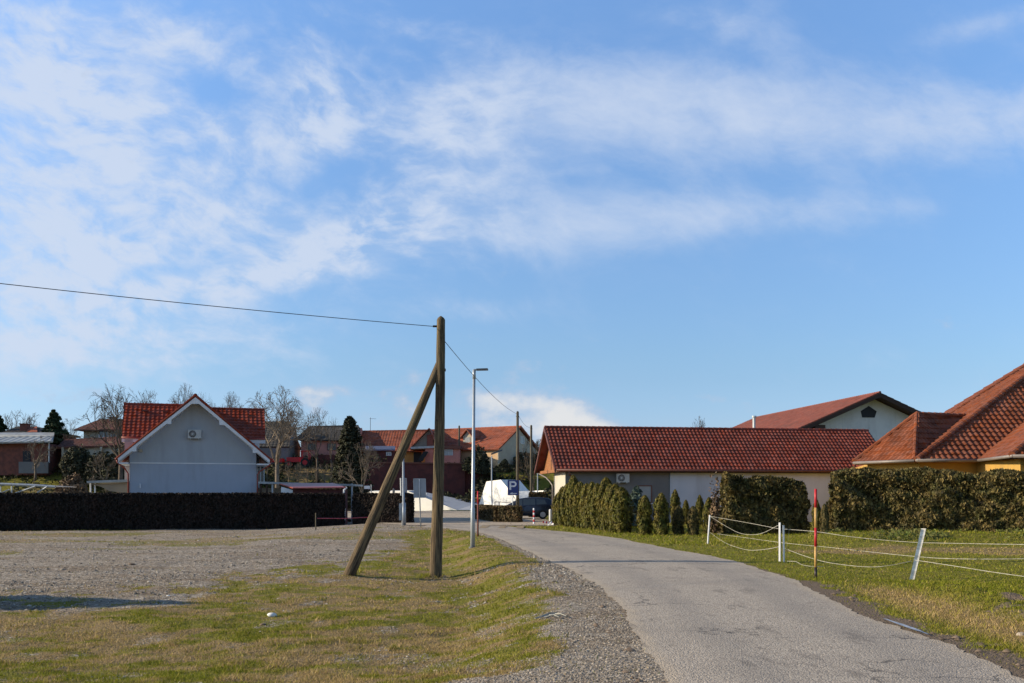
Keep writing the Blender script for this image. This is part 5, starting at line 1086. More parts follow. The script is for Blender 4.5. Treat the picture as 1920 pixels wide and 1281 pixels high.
# barrier tape at the hedge
b = GH(592, 993); t = thing('tape_barrier', 'low red and white tape strung from a thin stake across the gap in the hedge', 'barrier tape', b)
m = MB(); m.path([b - Vector((0, 0, 0.1)), P(592, 962, b.y)], 0.035, 6); m.build('stake', pole_wood_grey, t)
m = MB(); p0, p1 = P(595, 972, b.y), P(690, 970, 60); m.path([p0, (p0 + p1) / 2 - Vector((0, 0, 0.04)), p1], 0.022, 4); m.build('tape', tape_red, t)

# electric fence
A = GH(1327, 1020); B = GH(1462, 1053); B2 = GH(1470, 1054); C = GH(1710, 1087)
t = thing('tape_fence', 'sagging white electric tape fence on thin white posts in the right meadow', 'fence', A)
At, Bt, Ct = P(1331, 966, A.y), P(1462, 980, B.y), P(1732, 991, C.y)
m = MB(); m.path([A, At], 0.028, 8); m.build('post', white_paint, t)
m = MB(); m.obox((B + Bt) / 2, Vector((0.019, -0.013, 0)), Vector((0.010, 0.014, 0)), (Bt - B) / 2); m.obox((B2 + P(1469, 985, B2.y)) / 2, Vector((0.018, 0, 0)), Vector((0, 0.02, 0)), (P(1469, 985, B2.y) - B2) / 2); m.build('post', white_paint, t)
m = MB(); m.obox((C + Ct) / 2, Vector((0.040, -0.024, 0)), Vector((0.010, 0.016, 0)), (Ct - C) / 2); m.build('post', fence_white, t)
def tape(pts, r=0.011, n=14, tag='tape'):
    q = [Vector(p) for p in pts]; out = []
    for i in range(len(q) - 1):
        p0, p1, p2_, p3_ = q[max(i - 1, 0)], q[i], q[i + 1], q[min(i + 2, len(q) - 1)]
        for k in range(n):
            s = k / n; out.append(0.5 * ((2 * p1) + (p2_ - p0) * s + (2 * p0 - 5 * p1 + 4 * p2_ - p3_) * s * s + (3 * p1 - p0 - 3 * p2_ + p3_) * s ** 3))
    out.append(q[-1]); m = MB()
    for i in range(len(out) - 1):      # flat ribbon
        a, b_ = out[i], out[i + 1]; w = Vector((0, 0.004, r))
        m.add([a - w, b_ - w, b_ + w, a + w], [(0, 1, 2, 3)]); w2 = Vector((0, -0.006, r)); m.add([a - w2, b_ - w2, b_ + w2, a + w2], [(0, 1, 2, 3)])
    m.build(tag, tape_m, t)
yb, ya, yc = B.y, A.y, C.y
tape([P(1331, 968, ya), P(1400, 980, (ya + yb) / 2), P(1462, 992, yb)], 0.0052)
tape([P(1331, 968, ya), P(1365, 989, 32), P(1392, 1001, 30), P(1425, 1001, 28), P(1461, 984, yb)], 0.0052)
tape([P(1331, 998, ya), P(1360, 1018, 32.5), P(1400, 1031, 29), P(1435, 1030, 27), P(1461, 1025, yb)], 0.0052)
tape([P(1345, 1001, 38), P(1462, 1017, 31), P(1560, 1027, 27), P(1700, 1042, 23.5), P(1800, 1048, 21), P(1990, 1047, 19.5)], 0.0052)
tape([P(1467, 992, yb), P(1530, 997, 24), P(1600, 1007, 23), P(1700, 1016, 22), P(1800, 1019, 21), P(1990, 1022, 19)], 0.0052)
tape([P(1468, 1027, yb), P(1510, 1043, 23.5), P(1560, 1056, 22), P(1640, 1063, 21), P(1710, 1052, yc)], 0.0052)
tape([P(1714, 1050, yc), P(1800, 1063, 18.6), P(1870, 1074, 17.6), P(1990, 1090, 16.5)], 0.0052)
tape([P(1480, 993, yb), P(1477, 1015, yb), P(1472, 1035, yb), P(1468, 1050, yb)], 0.0052)
tape([P(1468, 988, yb), P(1479, 993, yb), P(1484, 992, yb)], 0.0052)
def on_ground(pts): 
    r = []
    for a in pts: g_ = GH(*a); r.append(g_ + Vector((0, 0, 0.05)))
    return r
tape(on_ground([(1476, 1056), (1492, 1057), (1503, 1063), (1520, 1066), (1545, 1066)]), 0.0052)

# ------------------------------------------------------------------ car
def car():
    t = thing('parked_car', 'dark blue-grey family car parked facing left beside the brown hedge', 'car', (1.9, 74, 0))
    s = 1.0; x0 = XP(925, 74); Lc = 4.55; yn = 73.2; wd = 1.8
    st = [  # u, z bottom, z belt, z top, half width belt, half width top
        (0.00, 0.35, 0.62, 0.68, 0.60, 0.50), (0.12, 0.25, 0.72, 0.80, 0.78, 0.62), (0.55, 0.22, 0.86, 0.93, 0.86, 0.70), (1.05, 0.22, 0.93, 1.03, 0.90, 0.72),
        (1.55, 0.22, 0.95, 1.32, 0.90, 0.68), (2.00, 0.22, 0.97, 1.52, 0.90, 0.66), (2.60, 0.22, 0.98, 1.60, 0.90, 0.66), (3.40, 0.22, 1.00, 1.60, 0.90, 0.65), (4.05, 0.24, 1.02, 1.54, 0.88, 0.62), (4.38, 0.30, 1.03, 1.36, 0.84, 0.60), (4.55, 0.38, 0.98, 1.06, 0.76, 0.60)]
    m = MB(); b = 0; cy = yn + wd / 2; K = 10
    for u_, zb, zm, zt, hb, ht in st:
        ring = [(-hb * 0.9, zb), (-hb, zb + 0.12), (-hb * 1.01, (zb + zm) / 2), (-hb * 0.97, zm), (-ht, zt - 0.05), (-ht * 0.85, zt), (ht * 0.85, zt), (ht, zt - 0.05), (hb * 0.97, zm), (hb * 1.01, (zb + zm) / 2), (hb, zb + 0.12), (hb * 0.9, zb)]
        for a, z in ring: m.v.append(Vector((x0 + u_, cy + a, z)))
    K = 12
    for i in range(len(st) - 1):
        for k in range(K): m.face(i * K + k, (i + 1) * K + k, (i + 1) * K + (k + 1) % K, i * K + (k + 1) % K)
    m.face(*range(K)); m.face(*[(len(st) - 1) * K + k for k in range(K)][::-1]); body = m.build('body', car_paint, t, True)
    def side(u_, z):   # point on near side glasshouse
        for i in range(len(st) - 1):
            if st[i][0] <= u_ <= st[i + 1][0]: break
        f = (u_ - st[i][0]) / (st[i + 1][0] - st[i][0]); q = [st[i][k] * (1 - f) + st[i + 1][k] * f for k in range(6)]
        g = min(max((z - q[2]) / (q[3] - 0.05 - q[2]), 0), 1); return Vector((x0 + u_, cy - (q[4] * 0.97 * (1 - g) + q[5] * g) - 0.012, z))
    for poly in ([(1.50, 1.02), (2.15, 1.02), (2.15, 1.43), (1.95, 1.40), (1.62, 1.18)], [(2.22, 1.02), (3.10, 1.04), (3.10, 1.48), (2.22, 1.46)], [(3.18, 1.05), (3.95, 1.10), (3.80, 1.42), (3.18, 1.48)]):
        g = MB(); g.prism([side(*p) for p in poly], (0, 0.02, 0)); g.build('side_window', pane_m, t)
    g = MB(); g.prism([Vector((x0 + 1.10, cy - 0.62, 1.04)), Vector((x0 + 1.10, cy + 0.62, 1.04)), Vector((x0 + 1.95, cy + 0.55, 1.50)), Vector((x0 + 1.95, cy - 0.55, 1.50))], Vector((-0.01, 0, 0.025))); g.build('windscreen', curtain_m, t)
    for u_ in (0.85, 3.65):
        for s_ in (-1, 1):
            yc_ = cy + s_ * 0.84; g = MB(); g.path([(x0 + u_, yc_ - 0.09 * s_, 0.33), (x0 + u_, yc_ + 0.09 * s_, 0.33)], 0.33, 24); w = g.build('wheel', tyre_m, t)
            g = MB(); g.path([(x0 + u_, yc_ + 0.088 * s_, 0.33), (x0 + u_, yc_ + 0.10 * s_, 0.33)], 0.20, 20)
            for k in range(5):
                a = k * 2 * math.pi / 5; g.obox((x0 + u_ + 0.1 * math.cos(a), yc_ + 0.105 * s_, 0.33 + 0.1 * math.sin(a)), Vector((math.cos(a), 0, math.sin(a))) * 0.1, (0, 0.008, 0), Vector((-math.sin(a), 0, math.cos(a))) * 0.025)
            g.build('rim', alloy, w)
    g = MB(); g.obox((x0 + 1.62, yn - 0.12, 1.06), (0.07, 0, 0), (0, 0.10, 0), (0, 0, 0.07)); g.build('mirror', car_paint, t)
    g = MB(); g.obox((x0 + 2.18, yn - 0.0, 0.65), (0.006, 0, 0), (0, 0.012, 0), (0, 0, 0.32)); g.obox((x0 + 3.13, yn - 0.0, 0.65), (0.006, 0, 0), (0, 0.012, 0), (0, 0, 0.32)); g.obox((x0 + 2.3, yn - 0.005, 0.92), (0.10, 0, 0), (0, 0.018, 0), (0, 0, 0.015)); g.build('door_trim', black, t)
    g = MB(); g.obox((x0 + 0.08, yn + 0.28, 0.66), (0.10, 0, 0), (0, 0.15, 0), (0, 0, 0.07)); g.build('headlight', sign_white, t)
    g = MB(); g.obox((x0 + 4.44, yn + 0.14, 1.0), (0.06, 0, 0), (0, 0.10, 0), (0, 0, 0.16)); g.build('tail_light', red_paint, t)
car()

# ------------------------------------------------------------------ hedges
def core_box(m, x0, x1, y0, y1, z0, z1): m.box(x0, x1, y0, y1, z0, z1)
def hedge(name, label, cat, poly, z0, ztop, n, size, leafm, seed, wob=0.12, round_=0.25, inset=0.16, jit=0.7, group=None, lean=(0, 0, 1), lump=0.0):
    """hedge along a list of (x,y) centre points with width; poly = [(x,y,halfwidth)...]"""
    rng = np.random.default_rng(seed); cx_ = np.mean([p[0] for p in poly]); cy_ = np.mean([p[1] for p in poly]); t = thing(name, label, cat, (cx_, cy_, z0), group)
    seg = [(np.array(poly[i][:2], float), np.array(poly[i + 1][:2], float), poly[i][2]) for i in range(len(poly) - 1)]
    Ls = np.array([np.linalg.norm(b - a) for a, b, w in seg]); tot = Ls.sum(); H_ = ztop - z0
    pts = []; nr = []; m = MB()
    for (a, b, w), L in zip(seg, Ls):
        k = int(n * L / tot); d = (b - a) / L; p = np.array([-d[1], d[0]])
        area = [L * H_, L * H_ * 0.5, L * 2 * w, 2 * w * H_, 2 * w * H_]; pr = np.array(area) / sum(area); ch = rng.choice(5, k, p=pr)
        s = rng.random(k) * L; hh = rng.random(k) * H_; ww = rng.uniform(-w, w, k)
        side = np.where(ch == 0, -1.0, np.where(ch == 1, 1.0, 0.0)); ww = np.where(side != 0, side * w, ww); hh = np.where(ch == 2, H_, hh); s = np.where(ch == 3, 0, np.where(ch == 4, L, s))
        nx_ = np.zeros((k, 3)); nx_[:, 0] = p[0] * side; nx_[:, 1] = p[1] * side; nx_[:, 2] = (ch == 2); nx_[ch == 3, :2] = -d; nx_[ch == 4, :2] = d
        # rounded shoulders
        fz = np.clip((hh / H_ - (1 - round_)) / round_, 0, 1); shrink = 1 - 0.45 * fz ** 2.2
        ww = ww * np.where(ch == 2, 1, shrink); X = a[0] + d[0] * s + p[0] * ww; Y_ = a[1] + d[1] * s + p[1] * ww
        bump = (fbm(X * 1.0 + hh * 1.3, Y_ + hh, 1.2, 3) - 0.5) * 2 * wob
        endsh = np.where((ch == 3) | (ch == 4), fz ** 2 * 0.25, 0); X += nx_[:, 0] * bump; Y_ += nx_[:, 1] * bump
        X += d[0] * np.where(ch == 3, 1, np.where(ch == 4, -1, 0)) * endsh; Y_ += d[1] * np.where(ch == 3, 1, np.where(ch == 4, -1, 0)) * endsh
        Z = z0 + hh + (hh / H_) * (fbm(X + 11, Y_ + 5, 0.7, 3) - 0.5) * 2 * wob * 0.8
        Z += lump * (hh / H_) ** 2 * (fbm(X * 1.0 + 3, Y_ * 0.3, 0.55, 3) - 0.55) * 2.2
        Z -= np.where(ch == 2, (np.abs(ww) / w) ** 3 * H_ * round_ * 0.35, 0)
        P3 = np.stack([X, Y_, Z], 1) - nx_ * (rng.random(k) ** 2 * inset * 1.4)[:, None]; pts.append(P3); nr.append(nx_)
        wi = max(w - inset, 0.05); A3, B3 = a + d * inset, b - d * inset; cs = [A3 - p * wi, B3 - p * wi, B3 + p * wi, A3 + p * wi]
        m.prism([(c_[0], c_[1], z0 - 0.1) for c_ in cs], (0, 0, H_ - inset * 0.9 - H_ * round_ * 0.4)); cs2 = [A3 - p * wi * 0.6, B3 - p * wi * 0.6, B3 + p * wi * 0.6, A3 + p * wi * 0.6]
        m.prism([(c_[0], c_[1], z0 + H_ * 0.4) for c_ in cs2], (0, 0, H_ * 0.6 - inset))
    pts = np.concatenate(pts); nr = np.concatenate(nr); v = leaf_quads(pts, nr, size, 1.7, jit, rng, lean)
    org = np.array([cx_, cy_, z0]); np_mesh('foliage', v - org, 4, leafm, t)
    m.build('inner_branches', mat('hedge_core', (0.022, 0.018, 0.010), None, 0.95, 3) if 'hedge_core' not in MATS else MATS['hedge_core'], t)
    return t
zt_h = ZP(925.5, 62)
hedge('clipped_hedge', 'long dark clipped hedge in front of the pale blue house', 'hedge', [(XP(-120, 58.2), 58.6, 0.45), (XP(645, 63.6) - 0.05, 64.0, 0.45)], -0.40, ZP(925.5, 61.5), 60000, 0.10, leaf_hedge, 21, 0.05, 0.12, 0.14)
hedge('clipped_hedge', 'short dark clipped hedge between the gap and the lamp post', 'hedge', [(XP(667, 64), 64.2, 0.45), (XP(769, 62.2), 62.6, 0.45)], -0.30, ZP(926, 62.5), 16000, 0.10, leaf_hedge, 22, 0.05, 0.12, 0.14)
hedge('low_brown_hedge', 'low brown clipped hedge under the parking sign', 'hedge', [(XP(893, 75), 75, 0.38), (XP(938, 64.5), 64.5, 0.38), (XP(976, 63.6), 63.8, 0.38)], 0.0, 1.02, 15000, 0.09, leaf_beech, 23, 0.08, 0.15, 0.12)
hedge('low_brown_hedge', 'small dark clipped bush block behind the parked car', 'hedge', [(XP(992, 80), 80, 0.4), (XP(1024, 80), 80, 0.4)], 0, 1.95, 4000, 0.10, leaf_beech, 24, 0.08, 0.2, 0.12)
hedge('thuja_hedge', 'big rounded bronze thuja block standing alone before the pale wall', 'hedge', [(XP(1346, 44) + 0.35, 44.4, 1.0), (XP(1522, 44) - 0.35, 44.4, 1.0)], 0.0, ZP(893, 43.5), 52000, 0.095, leaf_olive, 25, 0.42, 0.75, 0.34, 0.8, lump=0.30)
hedge('thuja_hedge', 'long ragged bronze thuja hedge in front of the yellow house', 'hedge', [(XP(1558, 42) + 0.2, 42.4, 0.85), (XP(1655, 42), 42.0, 0.85)], 0.05, ZP(882, 41.6), 34000, 0.095, leaf_olive, 26, 0.50, 0.50, 0.34, 0.8, lump=0.30)
hd = hedge('thuja_hedge', 'long ragged bronze thuja hedge in front of the yellow house', 'hedge', [(XP(1655, 42), 42.0, 0.80), (XP(2010, 38.5), 38.5, 0.80)], 0.05, ZP(881, 40), 84000, 0.092, leaf_olive, 27, 0.52, 0.42, 0.32, 0.8, lump=0.35)
hd['label'] = 'very long ragged thuja hedge reaching the right edge under the terracotta roofs'

# ------------------------------------------------------------------ columnar thujas
def thuja_proto(H_, r, n, seed, leafm, label, size=0.070):
    rng = np.random.default_rng(seed); t = thing('thuja', label, 'thuja', (0, 0, 0), None)
    h = rng.random(n); z = h * H_; prof = r * (0.62 + 0.5 * np.sin(np.clip(h * 1.9 + 0.35, 0, math.pi))) * np.sqrt(np.clip(1 - h ** 3.2, 0.0, 1)); prof = np.maximum(prof, 0.015)
    a = rng.uniform(0, 2 * np.pi, n); lob = 1 + 0.10 * np.sin(a * 3 + h * 5 + seed) + 0.30 * (vnoise(a * 3.2, h * 7 + seed, 1.0) - 0.5) * 2
    R_ = prof * lob * (1 - 0.45 * rng.random(n) ** 2); pts = np.stack([R_ * np.cos(a), R_ * np.sin(a), z], 1); nr = np.stack([np.cos(a), np.sin(a), np.full(n, 0.15)], 1)
    np_mesh('foliage', leaf_quads(pts, nr, size, 2.1, 0.45, rng, (0, 0, 1)), 4, leafm, t)
    m = MB(); m.path([(0, 0, 0.05), (0, 0, H_ * 0.3), (0, 0, H_ * 0.7), (0, 0, H_ * 0.93)], [r * 0.45, r * 0.62, r * 0.48, r * 0.06], 10); m.build('inner_branches', MATS['hedge_core'], t)
    m = MB(); m.path([(0, 0, -0.1), (0, 0, 0.25)], 0.05, 6); m.build('trunk', bark, t)
    return t
G1 = 'thujas in the dense row beside the long building'
lab_row = ['leftmost low thuja of the dense row, touching the corner post', 'second thuja from the left in the dense row', 'third thuja from the left in the dense row', 'tallest pointed thuja left of the middle of the dense row', 'fifth thuja from the left in the dense row', 'sixth thuja from the left in the dense row', 'seventh thuja from the left in the dense row', 'eighth thuja from the left in the dense row', 'tall pointed thuja right of the middle of the dense row', 'tenth thuja from the left in the dense row', 'wide thuja second from the right end of the dense row', 'rightmost bulky thuja of the dense row, in front of the grey wall']
row = [(1047, 985, 925, .34), (1055, 986, 914, .34), (1064, 987.5, 908, .36), (1075, 988.5, 893, .38), (1088, 990, 905, .38), (1100, 991, 908, .38), (1110, 992, 905, .38), (1120, 993, 908, .38), (1136, 994.5, 897, .44), (1145, 996, 910, .40), (1153, 997.5, 909, .42), (1165, 999, 915, .48)]
pA = thuja_proto(2.4, 0.40, 4200, 31, leaf_thuja, 'x'); pB = thuja_proto(2.4, 0.40, 4200, 32, leaf_thuja, 'x')
def place_thuja(pr, px_, pyb, pyt, r, label, group=None, first=False, r0=0.40):
    g_ = GH(px_, pyb); H_ = ZP(pyt, g_.y) - g_.z; sc = (r / r0, r / r0, H_ / 2.4)
    if first: o = pr; o.location = g_; o.scale = sc; o['label'] = label
    else: o = copy_tree(pr, g_, random.uniform(0, 6), sc, label)
    if group: o['group'] = group
    return o
later = []
for i, (px_, pyb, pyt, r) in enumerate(row):
    later.append(((pA, pB)[i % 2], px_, pyb, pyt, r, lab_row[i], G1))
G2 = 'single thujas spaced out on the lawn before the long building'
singles = [(1209, 1003, 930, .30, 'green thuja right of the blue spruce, in front of the window'), (1240, 1004, 926, .31, 'green thuja whose tip overlaps the grey and pale wall seam'), (1266, 984, 919, .26, 'slim dark thuja standing back near the wall seam'), (1272, 1003, 949, .25, 'brownish short thuja in front of the slim dark one'), (1286, 983, 938, .20, 'smallest dark thuja standing back against the pale wall'), (1300, 1004, 950, .25, 'brownish short thuja third from the big thuja block'), (1312, 985, 929, .22, 'dark slim thuja second nearest the big thuja block, standing back'), (1329, 1000, 934, .25, 'green thuja touching the left end of the big thuja block')]
pC = thuja_proto(2.4, 0.40, 4200, 33, leaf_thuja, 'x'); pD = thuja_proto(2.4, 0.40, 4200, 34, leaf_olive, 'x')
for px_, pyb, pyt, r, lb_ in singles: later.append((pD if 'brown' in lb_ else pC, px_, pyb, pyt, r, lb_, G2))
for a in (1531, 1546): later.append((pC if a == 1531 else pD, a, 1001, 938 if a == 1531 else 946, .16, 'thin young thuja close to the right end of the big thuja block' if a == 1531 else 'scrawny brown thuja just left of the long thuja hedge', None))
used = set(); firsts = []
for a in later:
    if a[0].name in used: place_thuja(*a)
    else: used.add(a[0].name); firsts.append(a)
for a in firsts: place_thuja(*a, first=True)

# ------------------------------------------------------------------ conifers, shrubs
def conifer(name, label, px_, pyb, pyt, Y, r, n, leafm, seed, size, layers=11, droop=0.25, cat='tree', expo=1.0, z0=None):
    rng = np.random.default_rng(seed); x = XP(px_, Y); z0 = hz(x, Y) if z0 is None else z0; zt = ZP(pyt, Y); H_ = zt - z0; t = thing(name, label, cat, (x, Y, z0))
    k = rng.integers(0, layers * 7, n); lay = k // 7; h = np.clip((lay + (rng.random(layers * 7)[k] - 0.5) * 1.6 + 0.4 * rng.random(n)) / layers, 0, 1); a = (k * 2.39996) % (2 * np.pi) + rng.normal(0, 0.22, n)
    rmax = r * (1 - h) ** expo * (0.75 + 0.5 * ((k * 0.618) % 1)) + 0.03; f = rng.random(n) ** 0.6; R_ = rmax * f; z = 0.06 * H_ + h * H_ * 0.96 - droop * R_ + rng.normal(0, 0.04, n) * H_ / layers * 2
    pts = np.stack([R_ * np.cos(a), R_ * np.sin(a), np.clip(z, 0.05, H_)], 1); nr = np.stack([np.cos(a) * 0.5, np.sin(a) * 0.5, np.full(n, 0.9)], 1)
    np_mesh('foliage', leaf_quads(pts, nr, size, 1.8, 0.6, rng), 4, leafm, t); m = MB(); m.path([(x, Y, z0 - 0.2), (x, Y, z0 + H_ * 0.5), (x, Y, z0 + H_ * 0.97)], [0.03 * H_, 0.018 * H_, 0.01], 8); m.build('trunk', bark, t)
    return t
g_ = GH(1194, 988); conifer('blue_spruce', 'silvery blue spruce between the dense thuja row and the window', 1194, 988, 912, g_.y, 1.05, 6000, leaf_blue, 41, 0.085, 10, 0.2, 'spruce', 0.75)
conifer('spruce', 'dark pointed spruce above the corrugated shed', 101, 870, 769, 118, 2.9, 8000, leaf_spruce, 42, 0.28, 12, 0.3, 'tree', 0.8)
conifer('spruce', 'dark spruce cut by the left edge of the frame', 0, 870, 782, 124, 2.2, 4000, leaf_spruce, 43, 0.28, 12, 0.3, 'tree', 0.8)
conifer('dark_evergreen', 'broad dark evergreen tree between the pink house and the orange roof', 655, 925, 783, 111, 2.4, 16000, leaf_dark, 44, 0.22, 44, -0.25, 'tree', 0.62)
def shrub(name, label, px_, py_, Y, rx, rz_, n, leafm, seed, size, cat='shrub', z0=None, ry=None):
    rng = np.random.default_rng(seed); x = XP(px_, Y); z0 = hz(x, Y) if z0 is None else z0; t = thing(name, label, cat, (x, Y, z0)); d = rng.normal(0, 1, (n, 3)); d /= np.linalg.norm(d, axis=1, keepdims=True); d[:, 2] = np.abs(d[:, 2])
    lob = 1 + 0.35 * (vnoise(np.arctan2(d[:, 1], d[:, 0]) * 1.6 + seed, d[:, 2] * 3, 1.0) - 0.5) * 2; rad = lob * (1 - 0.5 * rng.random(n) ** 1.5); ry = ry or rx
    pts = d * rad[:, None] * np.array([rx, ry, rz_]); np_mesh('foliage', leaf_quads(pts, d, size, 1.5, 0.9, rng), 4, leafm, t)
    m = MB()
    for k in range(7):
        a = k * 0.9; m.path([(x, Y, z0 - 0.1), (x + 0.5 * rx * math.cos(a), Y + 0.5 * ry * math.sin(a), z0 + rz_ * 0.7)], [0.03 * rz_, 0.01 * rz_], 5)
    m.build('stems', bark, t); return t
shrub('evergreen_shrub', 'wide dark evergreen bush below the plum-tiled barn', 155, 868, 109, 2.1, 3.0, 5000, leaf_dark, 51, 0.26, z0=3.6)
shrub('evergreen_shrub', 'second dark bush close to the pale blue house', 195, 870, 108, 1.9, 2.6, 4500, leaf_dark, 52, 0.26, z0=3.4)
shrub('evergreen_shrub', 'bushy dark conifer at the left gutter of the pale blue house', 222, 880, 105, 1.7, 4.0, 4500, leaf_dark, 53, 0.24, z0=2.2)
shrub('red_shrub', 'rusty red rounded shrub on the bank above the hedge', 140, 915, 98, 1.7, 2.0, 4500, leaf_dry, 54, 0.20, z0=1.6)
shrub('rose_bush', 'pinkish dry bush at the left end of the big thuja block', 1342, 990, 45.5, 0.35, 2.3, 900, leaf_dry, 55, 0.09)
shrub('conifer_bush', 'tall dark conifer bush before the peach house', 900, 860, 133, 1.25, 3.1, 4000, leaf_dark, 56, 0.24, z0=4.7)
shrub('conifer_bush', 'small dark bush left of the tall conifer bush', 880, 860, 133, 0.8, 1.4, 2000, leaf_dark, 57, 0.28, z0=5.2)
shrub('conifer_bush', 'dark round bush at the corner of the grey gable end', 945, 868, 131, 1.0, 1.3, 2500, leaf_dark, 58, 0.28, z0=4.9)
# scrub on the bank
def scrub(name, label, quad, n, size, leafm, seed, hmax, cat='undergrowth'):
    rng = np.random.default_rng(seed); (x0, x1, y0, y1) = quad; x = rng.uniform(x0, x1, n); y = rng.uniform(y0, y1, n); cl = fbm(x, y, 0.35, 3); keep = rng.random(n) < sstep(0.38, 0.6, cl); x, y, cl = x[keep], y[keep], cl[keep]
    z = height(x, y) + rng.random(len(x)) ** 1.5 * hmax * (cl - 0.2) * 1.8; d = rng.normal(0, 1, (len(x), 3)); o = np_mesh(name, leaf_quads(np.stack([x, y, z], 1), d, size, 1.8, 0.8, rng), 4, leafm); setp(o, label, cat, kind='stuff')
scrub('undergrowth', 'tangled winter scrub on the bank left of the retaining wall', (-42, -17, 126, 141), 20000, 0.22, leaf_scrub, 61, 1.6)
scrub('creeper', 'dark creeper and brambles covering the bank around the white monument', (-9, 8, 126, 141), 16000, 0.28, leaf_dark, 62, 1.6)
scrub('bank_weeds', 'green and brown weeds on the grassy bank at the far left', (-62, -33, 97, 119), 14000, 0.20, leaf_scrub, 63, 0.8)
scrub('tall_grass', 'tall tufted grass in front of the long thuja hedge', (11, 24, 34.5, 41), 12000, 0.07, mat('weed_green', (0.10, 0.13, 0.025), (0.16, 0.15, 0.05), 0.8, 2, island=0.5, trans=0.3), 64, 0.30, 'grass')

# ------------------------------------------------------------------ bare trees
def bare_tree(name, label, px_, pyt, Y, spread, seed, trunk_r=0.16, levels=6, m_=None, z0=None, forkh=0.28, base_py=None, upright=0.5, tmin=0.017, group=None, nb=3):
    rnd = random.Random(seed); x = XP(px_, Y); z0 = hz(x, Y) if z0 is None else z0; H_ = ZP(pyt, Y) - z0; t = thing(name, label, 'tree', (x, Y, z0), group)
    trunk = MB(); crown = MB(); m_ = m_ or bark; hw = spread / 2
    def grow(p, d, L, r, lv):
        k = 3; pts = [p]; rr = [max(r, tmin)]; q = p.copy(); dd = d.copy()
        for i in range(k):
            dd = (dd + Vector((rnd.gauss(0, .13), rnd.gauss(0, .13), rnd.gauss(0.03, .07)))).normalized(); q = q + dd * L / k; pts.append(q.copy()); rr.append(max(r * (1 - 0.42 * (i + 1) / k), tmin * 0.8))
        crown.path(pts, rr, 5 if lv < 2 else 3, False)
        if lv >= levels: return
        n_ = nb if lv < levels - 1 else nb + 1
        for j in range(n_):
            s = pts[-1] if j < 2 else pts[rnd.choice((1, 2))]; ax_ = dd.orthogonal().normalized(); ax_.rotate(Matrix.Rotation(rnd.uniform(0, 6.283), 3, dd)); ang = rnd.uniform(0.35, 0.95)
            nd = dd * math.cos(ang) + ax_ * math.sin(ang); nd = (nd + Vector((0, 0, 0.10 * upright))).normalized(); nd.x *= 1.0 if H_ > 0 else 1; grow(s, nd, L * rnd.uniform(0.62, 0.82), r * 0.58, lv + 1)
    base = Vector((x, Y, z0 - 0.2)); fk = Vector((x + rnd.uniform(-.1, .1) * hw, Y, z0 + H_ * forkh)); trunk.path([base, (base + fk) / 2 + Vector((rnd.uniform(-.1, .1), 0, 0)), fk], [trunk_r * 1.2, trunk_r, trunk_r * 0.8], 8)
    L0 = H_ * (1 - forkh) * 0.36
    for j in range(4):
        a = j * 1.57 + rnd.uniform(-.4, .4); el = (0.5 if j == 0 else rnd.uniform(0.7, 1.5)) * min(1.3, spread / H_ * 1.5); nd = Vector((math.cos(a) * el, math.sin(a) * el, 1)).normalized(); grow(fk - Vector((0, 0, 0.05 * j)), nd, L0 * rnd.uniform(0.8, 1.1), trunk_r * 0.6, 1)
    # scale crown into the wanted height
    zs = sorted(p.z for p in crown.v)[int(len(crown.v) * 0.992)]; f = (z0 + H_ - fk.z) / (zs - fk.z); xm = sorted(abs(p.x - fk.x) for p in crown.v)[int(len(crown.v) * 0.93)]; fx = min(2.2, max(0.5, hw / (xm * f)))
    for p in crown.v: p.z = fk.z + (p.z - fk.z) * f; p.x = fk.x + (p.x - fk.x) * fx * f; p.y = fk.y + (p.y - fk.y) * fx * f
    for p in crown.v:
        ex_ = p.z - (z0 + H_ * (1.0 - 0.30 * min(1.0, ((p.x - fk.x) / max(hw, 0.1)) ** 2)))
        if ex_ > 0: p.z -= ex_ * 0.72
    trunk.build('trunk', m_, t, True); crown.build('crown', m_, t)
    return t
sp = lambda w, Y: 1.15 * w / F * Y
T_ = 'bare trees beyond the houses'
bare_tree('bare_tree', 'bare wide-branched tree left of the scarlet roof', 226, 724, 100, sp(105, 100), 101, 0.26, 6, group=T_, forkh=0.42)
bare_tree('bare_tree', 'bare tree rising right behind the left scarlet roof slope', 290, 728, 112, sp(62, 112), 102, 0.2, 6, group=T_, forkh=0.4)
bare_tree('bare_tree', 'bare tree just left of the gable peak of the pale blue house', 343, 719, 115, sp(60, 115), 103, 0.2, 6, group=T_, forkh=0.4)
bare_tree('bare_tree', 'thin bare tree just right of the gable peak', 388, 735, 118, sp(36, 118), 104, 0.15, 5, group=T_, forkh=0.4)
bare_tree('bare_tree', 'small bare tree above the right scarlet roof slope', 433, 735, 115, sp(46, 115), 105, 0.2, 6, group=T_, forkh=0.5)
bare_tree('bare_tree', 'tall pale bare tree with round crown right of the scarlet roofs', 517, 724, 103, sp(100, 103), 106, 0.24, 6, bark_pale, group=T_, forkh=0.40, tmin=0.018)
bare_tree('bare_tree', 'bare fan-shaped tree in front of the pink house', 596, 763, 133, sp(66, 133), 107, 0.15, 5, group=T_, forkh=0.35)
bare_tree('bare_tree', 'low bare tree left of the broad dark evergreen', 622, 780, 135, sp(34, 135), 108, 0.12, 4, group=T_)
bare_tree('bare_tree', 'bushy bare tree at the far left behind the shed', 33, 768, 130, sp(60, 130), 109, 0.2, 5, group=T_)
bare_tree('bare_tree', 'second bushy bare tree left of the pointed spruce', 62, 775, 128, sp(40, 128), 110, 0.18, 5, group=T_)
bare_tree('bare_tree', 'slender bare tree right of the pointed spruce', 125, 784, 121, sp(46, 121), 111, 0.14, 5, bark_pale, group=T_)
